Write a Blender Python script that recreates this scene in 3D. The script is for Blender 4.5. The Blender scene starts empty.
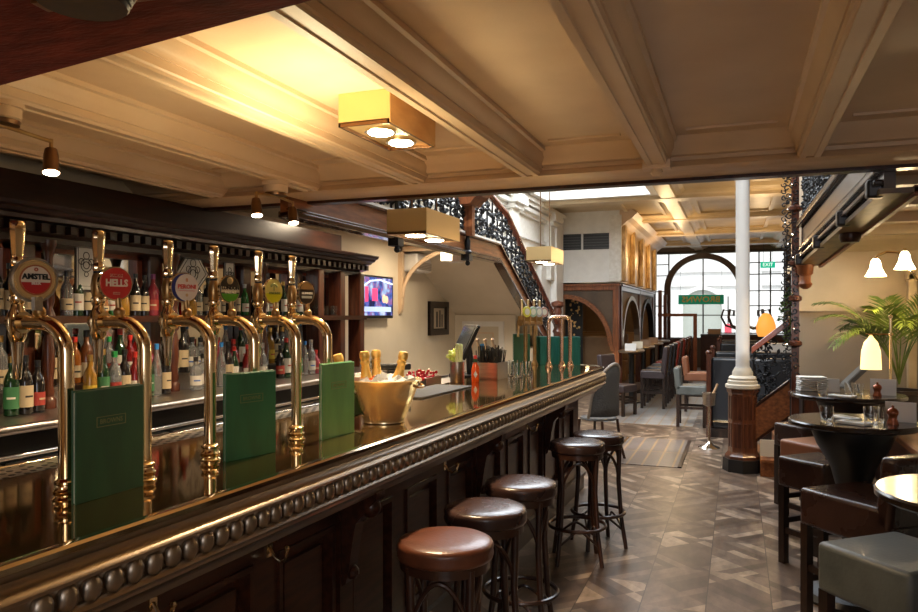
import bpy, bmesh, math, random
from mathutils import Matrix, Vector
random.seed(7)
PI = math.pi
S = bpy.context.scene
COL = S.collection

# ------------------------------------------------------------------ camera
TH = math.atan((737 - 459) / 740)
cam = bpy.data.objects.new('camera', bpy.data.cameras.new('camera'))
COL.objects.link(cam)
cam.location = (0, 0, 1.62)
cam.rotation_euler = (PI / 2, 0, TH)
cam.data.sensor_width = 36
cam.data.lens = 740 / 918 * 36
cam.data.shift_y = 9 / 918
cam.data.clip_start = .05
S.camera = cam
# ------------------------------------------------------------------ exposure, world
S.view_settings.view_transform = 'Standard'
S.view_settings.look = 'None'
S.view_settings.gamma = 1
S.view_settings.use_curve_mapping = False
S.view_settings.exposure = 0.5
S.cycles.caustics_refractive = False
S.cycles.sample_clamp_indirect = 4
S.cycles.blur_glossy = .6
W = bpy.data.worlds.new('world'); S.world = W
W.use_nodes = True
bg = W.node_tree.nodes['Background']
bg.inputs[0].default_value = (.86, .93, 1, 1)
bg.inputs[1].default_value = 1.15


def light(name, kind, loc, power, color=(1, .8, .55), size=.1, rot=(0, 0, 0), size_y=None, angle=None, blend=.5, spread=None):
    l = bpy.data.lights.new(name, kind)
    l.energy = power; l.color = color
    if kind == 'AREA':
        l.size = size
        if size_y: l.shape = 'RECTANGLE'; l.size_y = size_y
        if spread: l.spread = spread
    elif kind == 'SUN':
        l.angle = size
    else:
        l.shadow_soft_size = size
    if kind == 'SPOT':
        l.spot_size = angle or 1.5; l.spot_blend = blend
    o = bpy.data.objects.new(name, l); COL.objects.link(o)
    o.location = loc; o.rotation_euler = rot
    return o


WARM = (1, .62, .30); WARM2 = (1, .74, .46); DAY = (.86, .93, 1)
# daylight through the skylight, the street window and the entrance windows behind the camera
light('skylight_daylight', 'AREA', (-2.27, 9.5, 4.62), 380, DAY, 2.3, (0, 0, 0), 7.2)
light('entrance_window_daylight', 'AREA', (.9, -2.4, 1.9), 24, (.92, .94, 1), 1.6, (PI / 2, 0, .15), 1.3)
light('added_hall_daylight', 'AREA', (-.1, 6.9, 4.2), 60, DAY, 1.3, (0, 0, 0), 3.2)  # added light above an unseen ceiling opening, for sheen on the floor
light('street_sun', 'SUN', (0, 0, 20), 2.2, (1, .98, .95), .02, (math.radians(38), 0, math.radians(10)))

# ------------------------------------------------------------------ materials
MATS = {}


def nodes(name):
    m = bpy.data.materials.new(name); m.use_nodes = True
    n = m.node_tree; return m, n, n.nodes['Principled BSDF']


def mat(name, col, rough=.5, metal=0, col2=None, scale=8, stretch=(1, 1, 1), bump=0, bscale=None, trans=0, emit=0, emitcol=None,
        coat=0, detail=4, ior=None, spec=None, sharp=(.35, .65), rvar=0, alpha=None):
    if name in MATS: return MATS[name]
    m, t, b = nodes(name)
    b.inputs['Base Color'].default_value = (*col, 1)
    b.inputs['Roughness'].default_value = rough
    b.inputs['Metallic'].default_value = metal
    if trans: b.inputs['Transmission Weight'].default_value = trans
    if ior: b.inputs['IOR'].default_value = ior
    if coat: b.inputs['Coat Weight'].default_value = coat; b.inputs['Coat Roughness'].default_value = .12
    if spec is not None: b.inputs['Specular IOR Level'].default_value = spec
    if emit:
        b.inputs['Emission Color'].default_value = (*(emitcol or col), 1)
        b.inputs['Emission Strength'].default_value = emit
    if alpha is not None: b.inputs['Alpha'].default_value = alpha
    if col2 or bump or rvar:
        tc = t.nodes.new('ShaderNodeTexCoord'); mp = t.nodes.new('ShaderNodeMapping')
        mp.inputs['Scale'].default_value = stretch
        t.links.new(tc.outputs['Object'], mp.inputs[0])
        nz = t.nodes.new('ShaderNodeTexNoise'); nz.inputs['Scale'].default_value = scale; nz.inputs['Detail'].default_value = detail
        t.links.new(mp.outputs[0], nz.inputs['Vector'])
        if col2:
            r = t.nodes.new('ShaderNodeValToRGB')
            r.color_ramp.elements[0].position = sharp[0]; r.color_ramp.elements[1].position = sharp[1]
            r.color_ramp.elements[0].color = (*col, 1); r.color_ramp.elements[1].color = (*col2, 1)
            t.links.new(nz.outputs['Fac'], r.inputs[0]); t.links.new(r.outputs[0], b.inputs['Base Color'])
        if rvar:
            mr = t.nodes.new('ShaderNodeMapRange'); mr.inputs[3].default_value = rough - rvar; mr.inputs[4].default_value = rough + rvar
            t.links.new(nz.outputs['Fac'], mr.inputs[0]); t.links.new(mr.outputs[0], b.inputs['Roughness'])
        if bump:
            n2 = nz
            if bscale:
                n2 = t.nodes.new('ShaderNodeTexNoise'); n2.inputs['Scale'].default_value = bscale; n2.inputs['Detail'].default_value = 3
                t.links.new(mp.outputs[0], n2.inputs['Vector'])
            bp = t.nodes.new('ShaderNodeBump'); bp.inputs['Strength'].default_value = bump; bp.inputs['Distance'].default_value = .01
            t.links.new(n2.outputs['Fac'], bp.inputs['Height']); t.links.new(bp.outputs[0], b.inputs['Normal'])
    MATS[name] = m
    return m


M = dict(
    cream=mat('cream_paint', (.60, .43, .27), .42, col2=(.66, .49, .32), scale=3, bump=.08, bscale=90),
    cream_wall=mat('cream_wall_paint', (.66, .58, .44), .6, col2=(.72, .64, .50), scale=2),
    white_paint=mat('white_gloss_paint', (.74, .72, .67), .38, col2=(.80, .78, .73), scale=6, bump=.1, bscale=40),
    plaster_relief=mat('ornate_white_plaster', (.70, .67, .60), .45, col2=(.80, .78, .72), scale=14, bump=1.0, bscale=16, detail=6),
    gold_relief=mat('gilded_relief_plaster', (.30, .17, .06), .35, .3, col2=(.80, .58, .28), scale=7, stretch=(2, 2, .6), bump=1.0, bscale=16, detail=6),
    wood=mat('dark_red_wood', (.022, .007, .004), .28, col2=(.055, .017, .008), scale=6, stretch=(6, .8, 6), coat=.08, spec=.3, detail=6),
    wood_z=mat('dark_red_wood_upright', (.045, .013, .007), .28, col2=(.10, .029, .013), scale=6, stretch=(7, 7, .8), coat=.15, detail=6),
    oak=mat('orange_brown_wood', (.13, .040, .013), .42, col2=(.27, .095, .030), scale=5, stretch=(5, .8, 7), spec=.35, detail=6),
    oak_z=mat('orange_brown_wood_upright', (.14, .042, .014), .4, col2=(.27, .090, .030), scale=5, stretch=(7, 7, .8), spec=.35, detail=6),
    black_wood=mat('near_black_wood', (.012, .007, .005), .35, col2=(.028, .013, .008), scale=8, stretch=(5, 5, 1)),
    bent_wood=mat('bentwood_dark', (.022, .009, .006), .28, col2=(.045, .017, .009), scale=8, coat=.3),
    red_beam=mat('distressed_oxblood_paint', (.075, .010, .009), .75, col2=(.16, .026, .020), scale=7, stretch=(1, 3, 1), bump=.3, bscale=30, detail=8, spec=.15),
    brass=mat('polished_brass', (.87, .69, .43), .10, 1),
    brass_top=mat('lacquered_brass_top', (.42, .27, .10), .06, .95, col2=(.48, .32, .13), scale=3, rvar=.0),
    old_brass=mat('aged_brass', (.50, .33, .14), .32, 1, col2=(.35, .20, .08), scale=12),
    bronze=mat('bronzed_metal', (.22, .12, .06), .35, 1),
    pewter=mat('tarnished_pewter', (.33, .27, .21), .36, 1),
    chrome=mat('polished_chrome', (.82, .76, .68), .08, 1),
    steel=mat('brushed_steel', (.52, .47, .42), .3, 1, col2=(.42, .38, .34), scale=10, stretch=(1, 10, 10)),
    iron=mat('black_painted_iron', (.008, .008, .009), .42, spec=.35),
    black=mat('black_plastic', (.007, .007, .007), .45),
    rubber=mat('black_rubber', (.022, .022, .024), .7, bump=.3, scale=200),
    white=mat('white_paper', (.80, .79, .76), .7),
    offwhite=mat('cream_paper', (.72, .66, .52), .7),
    green=mat('green_leatherette', (.006, .060, .030), .42, col2=(.013, .088, .040), scale=5, stretch=(3, 3, .7), detail=3, coat=.15),
    teal=mat('teal_leatherette', (.005, .12, .10), .45, col2=(.010, .17, .14), scale=7, stretch=(8, 8, 1)),
    gold=mat('gold_foil', (.90, .60, .18), .35, .7, bump=.4, scale=60),
    goldprint=mat('gold_print', (.20, .20, .07), .4),
    red_leather=mat('chestnut_leather', (.085, .027, .013), .3, col2=(.13, .044, .022), scale=5, bump=.12, bscale=60, rvar=.06),
    brown_leather=mat('dark_brown_leather', (.030, .015, .012), .27, col2=(.050, .025, .020), scale=4, bump=.12, bscale=60, rvar=.07),
    tan_leather=mat('tan_orange_leather', (.26, .10, .05), .42, col2=(.33, .13, .065), scale=5, bump=.1, bscale=60),
    grey_leather=mat('grey_green_leather', (.058, .064, .060), .45, col2=(.092, .100, .094), scale=5, bump=.15, bscale=60, rvar=.08),
    plum_leather=mat('grey_plum_leather', (.040, .028, .030), .4, col2=(.06, .044, .046), scale=5),
    black_leather=mat('black_leather', (.015, .017, .021), .35),
    crimson=mat('crimson_leather', (.22, .025, .018), .4),
    iron_red=mat('red_brown_post', (.26, .050, .018), .35, coat=.2),
    mirror=mat('aged_mirror', (.85, .80, .70), .03, 1, col2=(.78, .72, .62), scale=3),
    etched=mat('etched_glass_white', (.55, .56, .54), .35),
    glass=mat('clear_glass', (.95, .97, .97), .02, trans=1, ior=1.45),
    ice=mat('ice', (.85, .90, .95), .25, trans=.6, ior=1.31),
    card=mat('brown_card', (.32, .20, .12), .6),
    leaf=mat('palm_leaf', (.06, .10, .015), .4, col2=(.22, .30, .04), scale=5),
    celery=mat('celery_green', (.60, .80, .14), .5, col2=(.78, .90, .30), scale=30),
    tabasco=mat('hot_sauce_red', (.75, .10, .015), .2),
    stone=mat('street_stone', (.78, .77, .74), .7, col2=(.84, .83, .80), scale=2),
    asphalt=mat('street_paving', (.45, .45, .45), .8),
    dark_brown=mat('dark_alcove_paint', (.06, .035, .018), .6, col2=(.10, .06, .03), scale=3),  # dark brown for far wall, arch spandrels and booth ceiling
    amber=mat('amber_wall', (.22, .12, .05), .5, col2=(.28, .16, .07), scale=3),
)
DIRTY = {}


def glow(name, col, s):
    return mat(name, col, .5, emit=s, emitcol=col)


def colm(c, rough=.35, trans=0, metal=0):
    k = 'tint_%02d_%02d_%02d_%d_%d_%d' % (c[0] * 99, c[1] * 99, c[2] * 99, rough * 10, trans * 10, metal)
    return mat(k, c, rough, metal, trans=trans)


def parquet():
    m, t, b = nodes('reclaimed_parquet')
    N = t.nodes.new; L = t.links.new
    tc = N('ShaderNodeTexCoord'); sp = N('ShaderNodeSeparateXYZ'); L(tc.outputs['Object'], sp.inputs[0])

    def mth(op, a, bb=None, c=None):
        n = N('ShaderNodeMath'); n.operation = op
        for i, v in enumerate((a, bb, c)):
            if v is None: continue
            if isinstance(v, (int, float)): n.inputs[i].default_value = v
            else: L(v, n.inputs[i])
        return n.outputs[0]
    T = .345
    u = mth('DIVIDE', mth('ADD', sp.outputs[0], 10.17), T); v = mth('DIVIDE', mth('ADD', sp.outputs[1], 9.9), T)
    iu = mth('FLOOR', u); iv = mth('FLOOR', v)
    fu = mth('SUBTRACT', u, iu)
    c0 = N('ShaderNodeCombineXYZ'); L(iu, c0.inputs[0]); L(iv, c0.inputs[1])
    w0 = N('ShaderNodeTexWhiteNoise'); w0.noise_dimensions = '2D'; L(c0.outputs[0], w0.inputs['Vector'])
    sgn = mth('SUBTRACT', mth('MULTIPLY', mth('GREATER_THAN', w0.outputs['Value'], .38), 2.0), 1.0)
    lx = mth('MULTIPLY', mth('MULTIPLY', fu, sgn), T)
    d1 = mth('ADD', lx, sp.outputs[1]); d2 = mth('SUBTRACT', lx, sp.outputs[1])
    pw = .098
    pi_ = mth('FLOOR', mth('DIVIDE', d1, pw)); pf = mth('FRACT', mth('DIVIDE', d1, pw))
    cmb = N('ShaderNodeCombineXYZ'); L(pi_, cmb.inputs[0]); L(iu, cmb.inputs[1])
    L(mth('ADD', mth('FLOOR', mth('MULTIPLY', d2, 1.7)), .5), cmb.inputs[2])
    wn = N('ShaderNodeTexWhiteNoise'); wn.noise_dimensions = '3D'; L(cmb.outputs[0], wn.inputs['Vector'])
    rp = N('ShaderNodeValToRGB'); e = rp.color_ramp.elements
    e[0].color = (.060, .040, .028, 1); e[1].color = (.33, .26, .20, 1); e[1].position = .98
    x = e.new(.45); x.color = (.115, .082, .062, 1); x = e.new(.80); x.color = (.155, .115, .088, 1); x = e.new(.88); x.color = (.27, .21, .155, 1)
    L(wn.outputs['Value'], rp.inputs[0])
    nz = N('ShaderNodeTexNoise'); nz.noise_dimensions = '2D'; nz.inputs['Scale'].default_value = 5; nz.inputs['Detail'].default_value = 6; nz.inputs['Roughness'].default_value = .6
    mp = N('ShaderNodeMapping'); mp.inputs['Scale'].default_value = (2.4, 1, 1); mp.inputs['Rotation'].default_value = (0, 0, .75)
    L(tc.outputs['Object'], mp.inputs[0]); L(mp.outputs[0], nz.inputs['Vector'])
    mx = N('ShaderNodeMix'); mx.data_type = 'RGBA'; mx.blend_type = 'MULTIPLY'; mx.inputs[0].default_value = .8
    r2 = N('ShaderNodeValToRGB'); r2.color_ramp.elements[0].color = (.55, .50, .48, 1); r2.color_ramp.elements[1].color = (1.25, 1.2, 1.15, 1)
    r2.color_ramp.elements[0].position = .32; r2.color_ramp.elements[1].position = .68
    L(nz.outputs['Fac'], r2.inputs[0]); L(rp.outputs[0], mx.inputs[6]); L(r2.outputs[0], mx.inputs[7])
    # seams
    s1 = mth('LESS_THAN', pf, .03); s2 = mth('LESS_THAN', fu, .016)
    seam = mth('MAXIMUM', mth('MULTIPLY', s1, .45), s2)
    m2 = N('ShaderNodeMix'); m2.data_type = 'RGBA'; L(seam, m2.inputs[0]); L(mx.outputs[2], m2.inputs[6]); m2.inputs[7].default_value = (.03, .02, .015, 1)
    L(m2.outputs[2], b.inputs['Base Color'])
    mr = N('ShaderNodeMapRange'); mr.inputs[3].default_value = .32
    b.inputs['Roughness'].default_value = .34
    b.inputs['Specular IOR Level'].default_value = .6
    return m


def mosaic(name, base, line, accent, sx=.13, sy=.13):
    m, t, b = nodes(name); N = t.nodes.new; L = t.links.new
    tc = N('ShaderNodeTexCoord')
    br = N('ShaderNodeTexBrick'); br.inputs['Scale'].default_value = 1; br.offset = .0
    br.inputs['Brick Width'].default_value = sx; br.inputs['Row Height'].default_value = sy; br.inputs['Mortar Size'].default_value = .012
    br.inputs['Color1'].default_value = (*base, 1); br.inputs['Color2'].default_value = (*line, 1); br.inputs['Mortar'].default_value = (*accent, 1)
    L(tc.outputs['Object'], br.inputs['Vector'])
    nz = N('ShaderNodeTexNoise'); nz.inputs['Scale'].default_value = 60; L(tc.outputs['Object'], nz.inputs['Vector'])
    mx = N('ShaderNodeMix'); mx.data_type = 'RGBA'; mx.blend_type = 'MULTIPLY'; mx.inputs[0].default_value = .6
    L(br.outputs[0], mx.inputs[6]); L(nz.outputs['Color'], mx.inputs[7]); L(mx.outputs[2], b.inputs['Base Color'])
    b.inputs['Roughness'].default_value = .35
    return m


# ------------------------------------------------------------------ mesh builder
class MB:
    def __init__(s): s.v = []; s.f = []

    def add(s, vs, fs, mx=None):
        o = len(s.v)
        if mx is not None: vs = [mx @ Vector(v) for v in vs]
        s.v += [tuple(v) for v in vs]; s.f += [tuple(i + o for i in f) for f in fs]
        return s

    def box(s, x0, x1, y0, y1, z0, z1, mx=None):
        return s.add([(x0, y0, z0), (x1, y0, z0), (x1, y1, z0), (x0, y1, z0), (x0, y0, z1), (x1, y0, z1), (x1, y1, z1), (x0, y1, z1)],
                     [(0, 3, 2, 1), (4, 5, 6, 7), (0, 1, 5, 4), (1, 2, 6, 5), (2, 3, 7, 6), (3, 0, 4, 7)], mx)

    def quad(s, *p): return s.add(p, [tuple(range(len(p)))])

    def prism(s, poly, a, b, axis='y', mx=None):
        # poly in the two other axes (x,z) for y ; (y,z) for x ; (x,y) for z
        n = len(poly)
        f = {'y': lambda p, t: (p[0], t, p[1]), 'x': lambda p, t: (t, p[0], p[1]), 'z': lambda p, t: (p[0], p[1], t)}[axis]
        vs = [f(p, a) for p in poly] + [f(p, b) for p in poly]
        fs = [(i, (i + 1) % n, n + (i + 1) % n, n + i) for i in range(n)] + [tuple(range(n))[::-1], tuple(range(n, 2 * n))]
        return s.add(vs, fs, mx)

    def lathe(s, prof, c=(0, 0, 0), seg=20, mx=None, cap=True, sx=1, sy=1):
        vs = []; fs = []
        for r, z in prof:
            for i in range(seg):
                a = 2 * PI * i / seg; vs.append((c[0] + r * math.cos(a) * sx, c[1] + r * math.sin(a) * sy, c[2] + z))
        for j in range(len(prof) - 1):
            for i in range(seg):
                k = (i + 1) % seg
                fs.append((j * seg + i, j * seg + k, (j + 1) * seg + k, (j + 1) * seg + i))
        if cap:
            if prof[0][0] > 1e-4: fs.append(tuple(range(seg))[::-1])
            if prof[-1][0] > 1e-4: fs.append(tuple((len(prof) - 1) * seg + i for i in range(seg)))
        return s.add(vs, fs, mx)

    def cyl(s, p, q, r, seg=12): return s.tube([p, q], r, seg)

    def tube(s, pts, r, seg=8, closed=False, cap=True):
        pts = [Vector(p) for p in pts]; n = len(pts)
        rs = r if isinstance(r, (list, tuple)) else [r] * n
        vs = []; fs = []; up = None
        for i, p in enumerate(pts):
            if closed: d = pts[(i + 1) % n] - pts[i - 1]
            else: d = pts[min(i + 1, n - 1)] - pts[max(i - 1, 0)]
            d.normalize()
            if up is None:
                up = Vector((0, 0, 1)) if abs(d.z) < .9 else Vector((1, 0, 0))
            a = d.cross(up)
            if a.length < 1e-4: a = d.cross(Vector((0, 1, 0)))
            a.normalize(); b = a.cross(d); up = b
            for k in range(seg):
                t = 2 * PI * k / seg
                vs.append(p + a * (rs[i] * math.cos(t)) + b * (rs[i] * math.sin(t)))
        m = n if closed else n - 1
        for i in range(m):
            j = (i + 1) % n
            for k in range(seg):
                l = (k + 1) % seg
                fs.append((i * seg + k, i * seg + l, j * seg + l, j * seg + k))
        if cap and not closed:
            fs.append(tuple(range(seg))); fs.append(tuple((n - 1) * seg + k for k in range(seg))[::-1])
        return s.add(vs, fs)

    def ball(s, c, r, seg=12, sz=1, sx=1, sy=1):
        n = max(4, seg // 2)
        prof = [(r * math.sin(PI * i / n) + (1e-5), -r * sz * math.cos(PI * i / n)) for i in range(n + 1)]
        return s.lathe(prof, c, seg, sx=sx, sy=sy)

    def build(s, name, m, parent=None, smooth=40, bevel=0, kind=None, label=None):
        me = bpy.data.meshes.new(name)
        me.from_pydata(s.v, [], s.f); me.update()
        bm = bmesh.new(); bm.from_mesh(me); bmesh.ops.recalc_face_normals(bm, faces=bm.faces); bm.to_mesh(me); bm.free()
        if m is not None: me.materials.append(m)
        if smooth: me.shade_smooth(); me.set_sharp_from_angle(angle=math.radians(smooth))
        o = bpy.data.objects.new(name, me); COL.objects.link(o)
        if bevel:
            md = o.modifiers.new('bevel', 'BEVEL'); md.width = bevel; md.segments = 3; md.limit_method = 'ANGLE'
        if parent is not None: o.parent = parent
        if kind: o['kind'] = kind
        if label: o['label'] = label
        return o


def thing(name, label, cat, loc=(0, 0, 0), rz=0, group=None):
    o = bpy.data.objects.new(name, None); COL.objects.link(o); o.empty_display_size = .1
    o.location = loc; o.rotation_euler = (0, 0, rz); o['label'] = label; o['category'] = cat
    if group: o['group'] = group
    return o


def tag(o, label, cat, group=None, kind=None):
    o['label'] = label; o['category'] = cat
    if group: o['group'] = group
    if kind: o['kind'] = kind
    return o


def struct(o): o['kind'] = 'structure'; return o


def dup(root, loc, rz=0, label=None, group=None):
    r = root.copy(); COL.objects.link(r); r.location = loc; r.rotation_euler = (0, 0, rz)
    if label: r['label'] = label
    if group: r['group'] = group
    for ch in list(root.children):
        c = ch.copy(); COL.objects.link(c); c.parent = r
        for g in ch.children:
            d = g.copy(); COL.objects.link(d); d.parent = c
    return r


def text(s_, size, m, parent, mx, name='lettering', depth=.0006, bold=0, sx=1):
    cu = bpy.data.curves.new(name, 'FONT'); cu.body = s_; cu.size = size; cu.align_x = 'CENTER'; cu.align_y = 'CENTER'
    cu.extrude = depth; cu.offset = bold; cu.resolution_u = 2
    tmp = bpy.data.objects.new(name + '_src', cu); COL.objects.link(tmp)
    dg = bpy.context.evaluated_depsgraph_get(); dg.update()
    me = bpy.data.meshes.new_from_object(tmp.evaluated_get(dg))
    bpy.data.objects.remove(tmp)
    me.transform(mx @ Matrix.Diagonal((sx, 1, 1, 1)))
    me.materials.clear(); me.materials.append(m)
    o = bpy.data.objects.new(name, me); COL.objects.link(o)
    if parent is not None: o.parent = parent
    return o


def face_plus_x(x, y, z, yaw=0):
    """matrix putting text (xy plane) onto an upright plane that faces +x (yaw turns it)"""
    return Matrix.Translation((x, y, z)) @ Matrix.Rotation(yaw + PI / 2, 4, 'Z') @ Matrix.Rotation(PI / 2, 4, 'X')


def face_minus_y(x, y, z):
    return Matrix.Translation((x, y, z)) @ Matrix.Rotation(PI / 2, 4, 'X')


def arc(c, r, a0, a1, n, f):
    return [f(c[0] + r * math.cos(a0 + (a1 - a0) * i / n), c[1] + r * math.sin(a0 + (a1 - a0) * i / n)) for i in range(n + 1)]


# ================================================================== STRUCTURE
fl = struct(MB().box(-6, 3.5, -3, 30, -.1, 0).build('floor', parquet(), smooth=0))
mos = mosaic('patterned_floor_tile', (.20, .17, .15), (.17, .14, .13), (.36, .24, .13), .16, 3)
mos2 = mosaic('patterned_floor_tile_pale', (.36, .35, .34), (.30, .29, .28), (.34, .24, .15), .18, .28)
r1 = tag(MB().box(-1.75, -.58, 8.15, 9.95, .0, .006).build('floor_mat', mos, smooth=0), 'striped grey and ochre mosaic floor panel nearest the wooden newel', 'floor panel')
MB().box(-.59, -.55, 8.15, 9.95, 0, .012).build('edge_trim', M['black_wood'], r1, smooth=0)
MB().box(-1.36, -1.33, 8.15, 9.95, 0, .009).build('inlay_stripe', M['old_brass'], r1, smooth=0)
tag(MB().box(-1.9, -.6, 11.2, 17, .0, .006).build('floor_mat', mos2, smooth=0), 'pale tiled floor panel running back between far tables', 'floor panel')

# near ceiling (under the gallery)
ZC = 2.60; ZB = 2.45
struct(MB().box(-4.3, 3.2, -3, 4.35, ZC, ZC + .1).build('ceiling', M['cream'], smooth=0))


def long_beam(x, y0, y1, n, zt=ZC, zb=ZB, w=.060, m=None):
    P = [(-w * 1.9, zt), (-w * 1.9, zt - .022), (-w * 1.62, zt - .028), (-w * 1.55, zt - .05), (-w * 1.3, zt - .075), (-w * 1.15, zt - .09),
         (-w * 1.12, zt - .10), (-w, zt - .10), (-w, zb + .018), (-w * .88, zb + .012), (-w * .84, zb), (-w * .34, zb), (-w * .3, zb + .007)]
    P = P + [(-a, z) for a, z in P[::-1]]
    b = MB().prism(P, y0, y1, 'y', Matrix.Translation((x, 0, 0)))
    return struct(b.build('trim_%d' % n, m or M['cream'], smooth=30))


tn = 1
for x in (-3.45, -2.68, -1.91, -1.16, -.42, .36, 1.14, 1.92):
    o = long_beam(x, -3, 4.36, tn); tn += 1
    if abs(x + .42) < .01:
        MB().box(-.075, .075, 4.22, 4.31, ZB - .015, ZB + .03).lathe([(.02, -.04), (.035, -.02), (.03, 0)], (0, 4.265, ZB - .015), 12).build('pendant_drop', M['cream'], o).location.x = x
# cross mouldings inside every bay against the cross beam, and thin panel beads
b = MB()
b.prism([(4.20, ZC), (4.22, ZC - .03), (4.26, ZC - .05), (4.30, ZC - .085), (4.36, ZC - .09), (4.36, ZC)], -4.2, 3.2, 'x')
xs = [-4.22, -3.45, -2.68, -1.91, -1.16, -.42, .36, 1.14, 1.92]
for i in range(len(xs) - 1):
    a, c = xs[i] + .17, xs[i + 1] - .17
    b.box(a, c, 4.04, 4.065, ZC - .012, ZC)
struct(b.build('trim_%d' % tn, M['cream'], smooth=30)); tn += 1
# cross beam
cb = struct(MB().prism([(4.34, ZC + .1), (4.34, ZB + .04), (4.32, ZB + .03), (4.30, ZB + .0), (4.34, ZB - .012), (4.60, ZB - .012), (4.66, ZB + .0), (4.66, ZC + .1)], -4.3, 3.2, 'x').build('trim_%d' % tn, mat('worn_cream_beam_paint', (.50, .33, .18), .42, col2=(.60, .42, .25), scale=2, stretch=(1, 5, 5)), smooth=30)); tn += 1
struct(MB().box(-4.3, 3.2, 4.61, 4.70, ZB - .03, ZB + .03).build('trim_%d' % tn, M['wood'], smooth=0)); tn += 1
# gallery structure over the near ceiling, up to the high ceiling
struct(MB().box(-4.3, 3.2, 4.5, 4.66, ZC + .1, 4.9).build('wall_gallery', M['cream_wall'], smooth=0))

# oxblood beam at top left
tn += 0
rb = MB()
rb.prism([(-2.30, 1.62), (-.55, 1.34), (-.30, .6), (-2.6, .6)], 2.30, 2.44, 'z')
rbo = struct(rb.build('trim_%d' % tn, M['red_beam'], smooth=0, bevel=.006)); tn += 1
fit = thing('ceiling_speaker', 'dark ribbed metal fitting fixed under the oxblood beam', 'ceiling fitting', (-1.22, 1.12, 2.30), .12)
MB().box(-.16, .12, -.05, .10, -.02, .0).build('mounting_plate', M['bronze'], fit, bevel=.004)
bb = MB()
for k in range(5): bb.lathe([(.105 - k * .006, 0), (.11 - k * .006, -.006), (.105 - k * .006, -.012)], (.03, -.04, -.02 - k * .012), 20)
bb.build('ribbed_body', M['black_wood'], fit)
MB().box(-.15, -.04, .02, .07, -.034, -.02).build('cover', M['bronze'], fit, bevel=.003)

struct(MB().box(-4.3, 3.2, -3.1, -3, 0, 2.7).build('wall_back', mat('panelled_back_wall', (.16, .09, .05), .5, col2=(.30, .20, .12), scale=1.5, stretch=(2, 1, .6)), smooth=0))
# --- left wall and hall
struct(MB().box(-4.35, -4.2, -3, 15.2, 0, 2.75).build('wall_left', M['cream_wall'], smooth=0))
struct(MB().box(-4.3, -2.95, 4.66, 9.25, 2.56, 2.66).box(-4.3, -3.45, 9.25, 15, 2.62, 2.72).build('ceiling', M['cream_wall'], smooth=0))       # underside of side gallery
struct(MB().box(-3.6, -3.5, 4.66, 15, 2.72, 3.9).build('wall_gallery_left', M['plaster_relief'], smooth=0))
b = MB()
for i, (z, d) in enumerate(((3.62, .22), (3.55, .17), (3.46, .13), (3.40, .06), (3.0, .05), (2.78, .06))):
    b.box(-3.5, -3.5 + d, 5.2, 15, z - .035, z + .03)
struct(b.build('trim_%d' % tn, M['white_paint'], smooth=0)); tn += 1
for y in (8.9, 11.6, 14.2):
    o = MB()
    o.box(-3.52, -3.36, y - .2, y + .2, 2.3, 3.4); o.box(-3.52, -3.30, y - .26, y + .26, 3.34, 3.42).box(-3.52, -3.24, y - .32, y + .32, 3.42, 3.58)
    struct(o.build('trim_%d' % tn, M['plaster_relief'], smooth=0, bevel=.01)); tn += 1
# lower pilaster at the arches
o = MB().box(-3.62, -3.45, 13.6, 14.95, 0, 2.8).box(-3.45, -3.32, 14.3, 14.9, 0, 3.5)
struct(o.build('wall_pier', M['white_paint'], smooth=0, bevel=.01))
# vent wall facing the camera
struct(MB().box(-3.6, -2.2, 15.0, 15.15, 2.28, 3.9).build('wall_booth_front', M['white_paint'], smooth=0))
b = MB().box(-2.40, -2.16, 14.94, 15.0, 2.3, 3.62)
struct(b.build('trim_%d' % tn, M['plaster_relief'], smooth=0)); tn += 1
vt = thing('wall_vent', 'dark double grille high on white wall above wooden arch', 'vent', (-2.95, 15.0, 3.12))
for s_ in (-1, 1):
    MB().box(s_ * .29 - .265, s_ * .29 + .265, -.03, 0, -.17, .15).build('grille', M['black'], vt)
    bb = MB()
    for k in range(6): bb.box(s_ * .29 - .255, s_ * .29 + .255, -.04, -.03, -.15 + k * .055, -.135 + k * .055)
    bb.build('slats', mat('vent_grey', (.06, .06, .06), .5), vt)
# side wall with gilded relief
struct(MB().box(-2.3, -2.2, 15.15, 21.8, 2.28, 3.9).build('wall_booth_side', M['gold_relief'], smooth=0))
b = MB().prism([(-2.2, 3.9), (-1.85, 3.66), (-1.95, 3.56), (-2.05, 3.50), (-2.14, 3.42), (-2.2, 3.38)], 15.0, 21.8, 'y')
struct(b.build('trim_%d' % tn, M['cream'], smooth=0)); tn += 1
b = MB()
for y in (15.15, 16.6, 18.1, 19.6, 21.1):
    b.box(-2.2, -2.10, y, y + .28, 2.3, 3.45)
struct(b.build('trim_%d' % tn, M['gold_relief'], smooth=0, bevel=.02)); tn += 1

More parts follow.
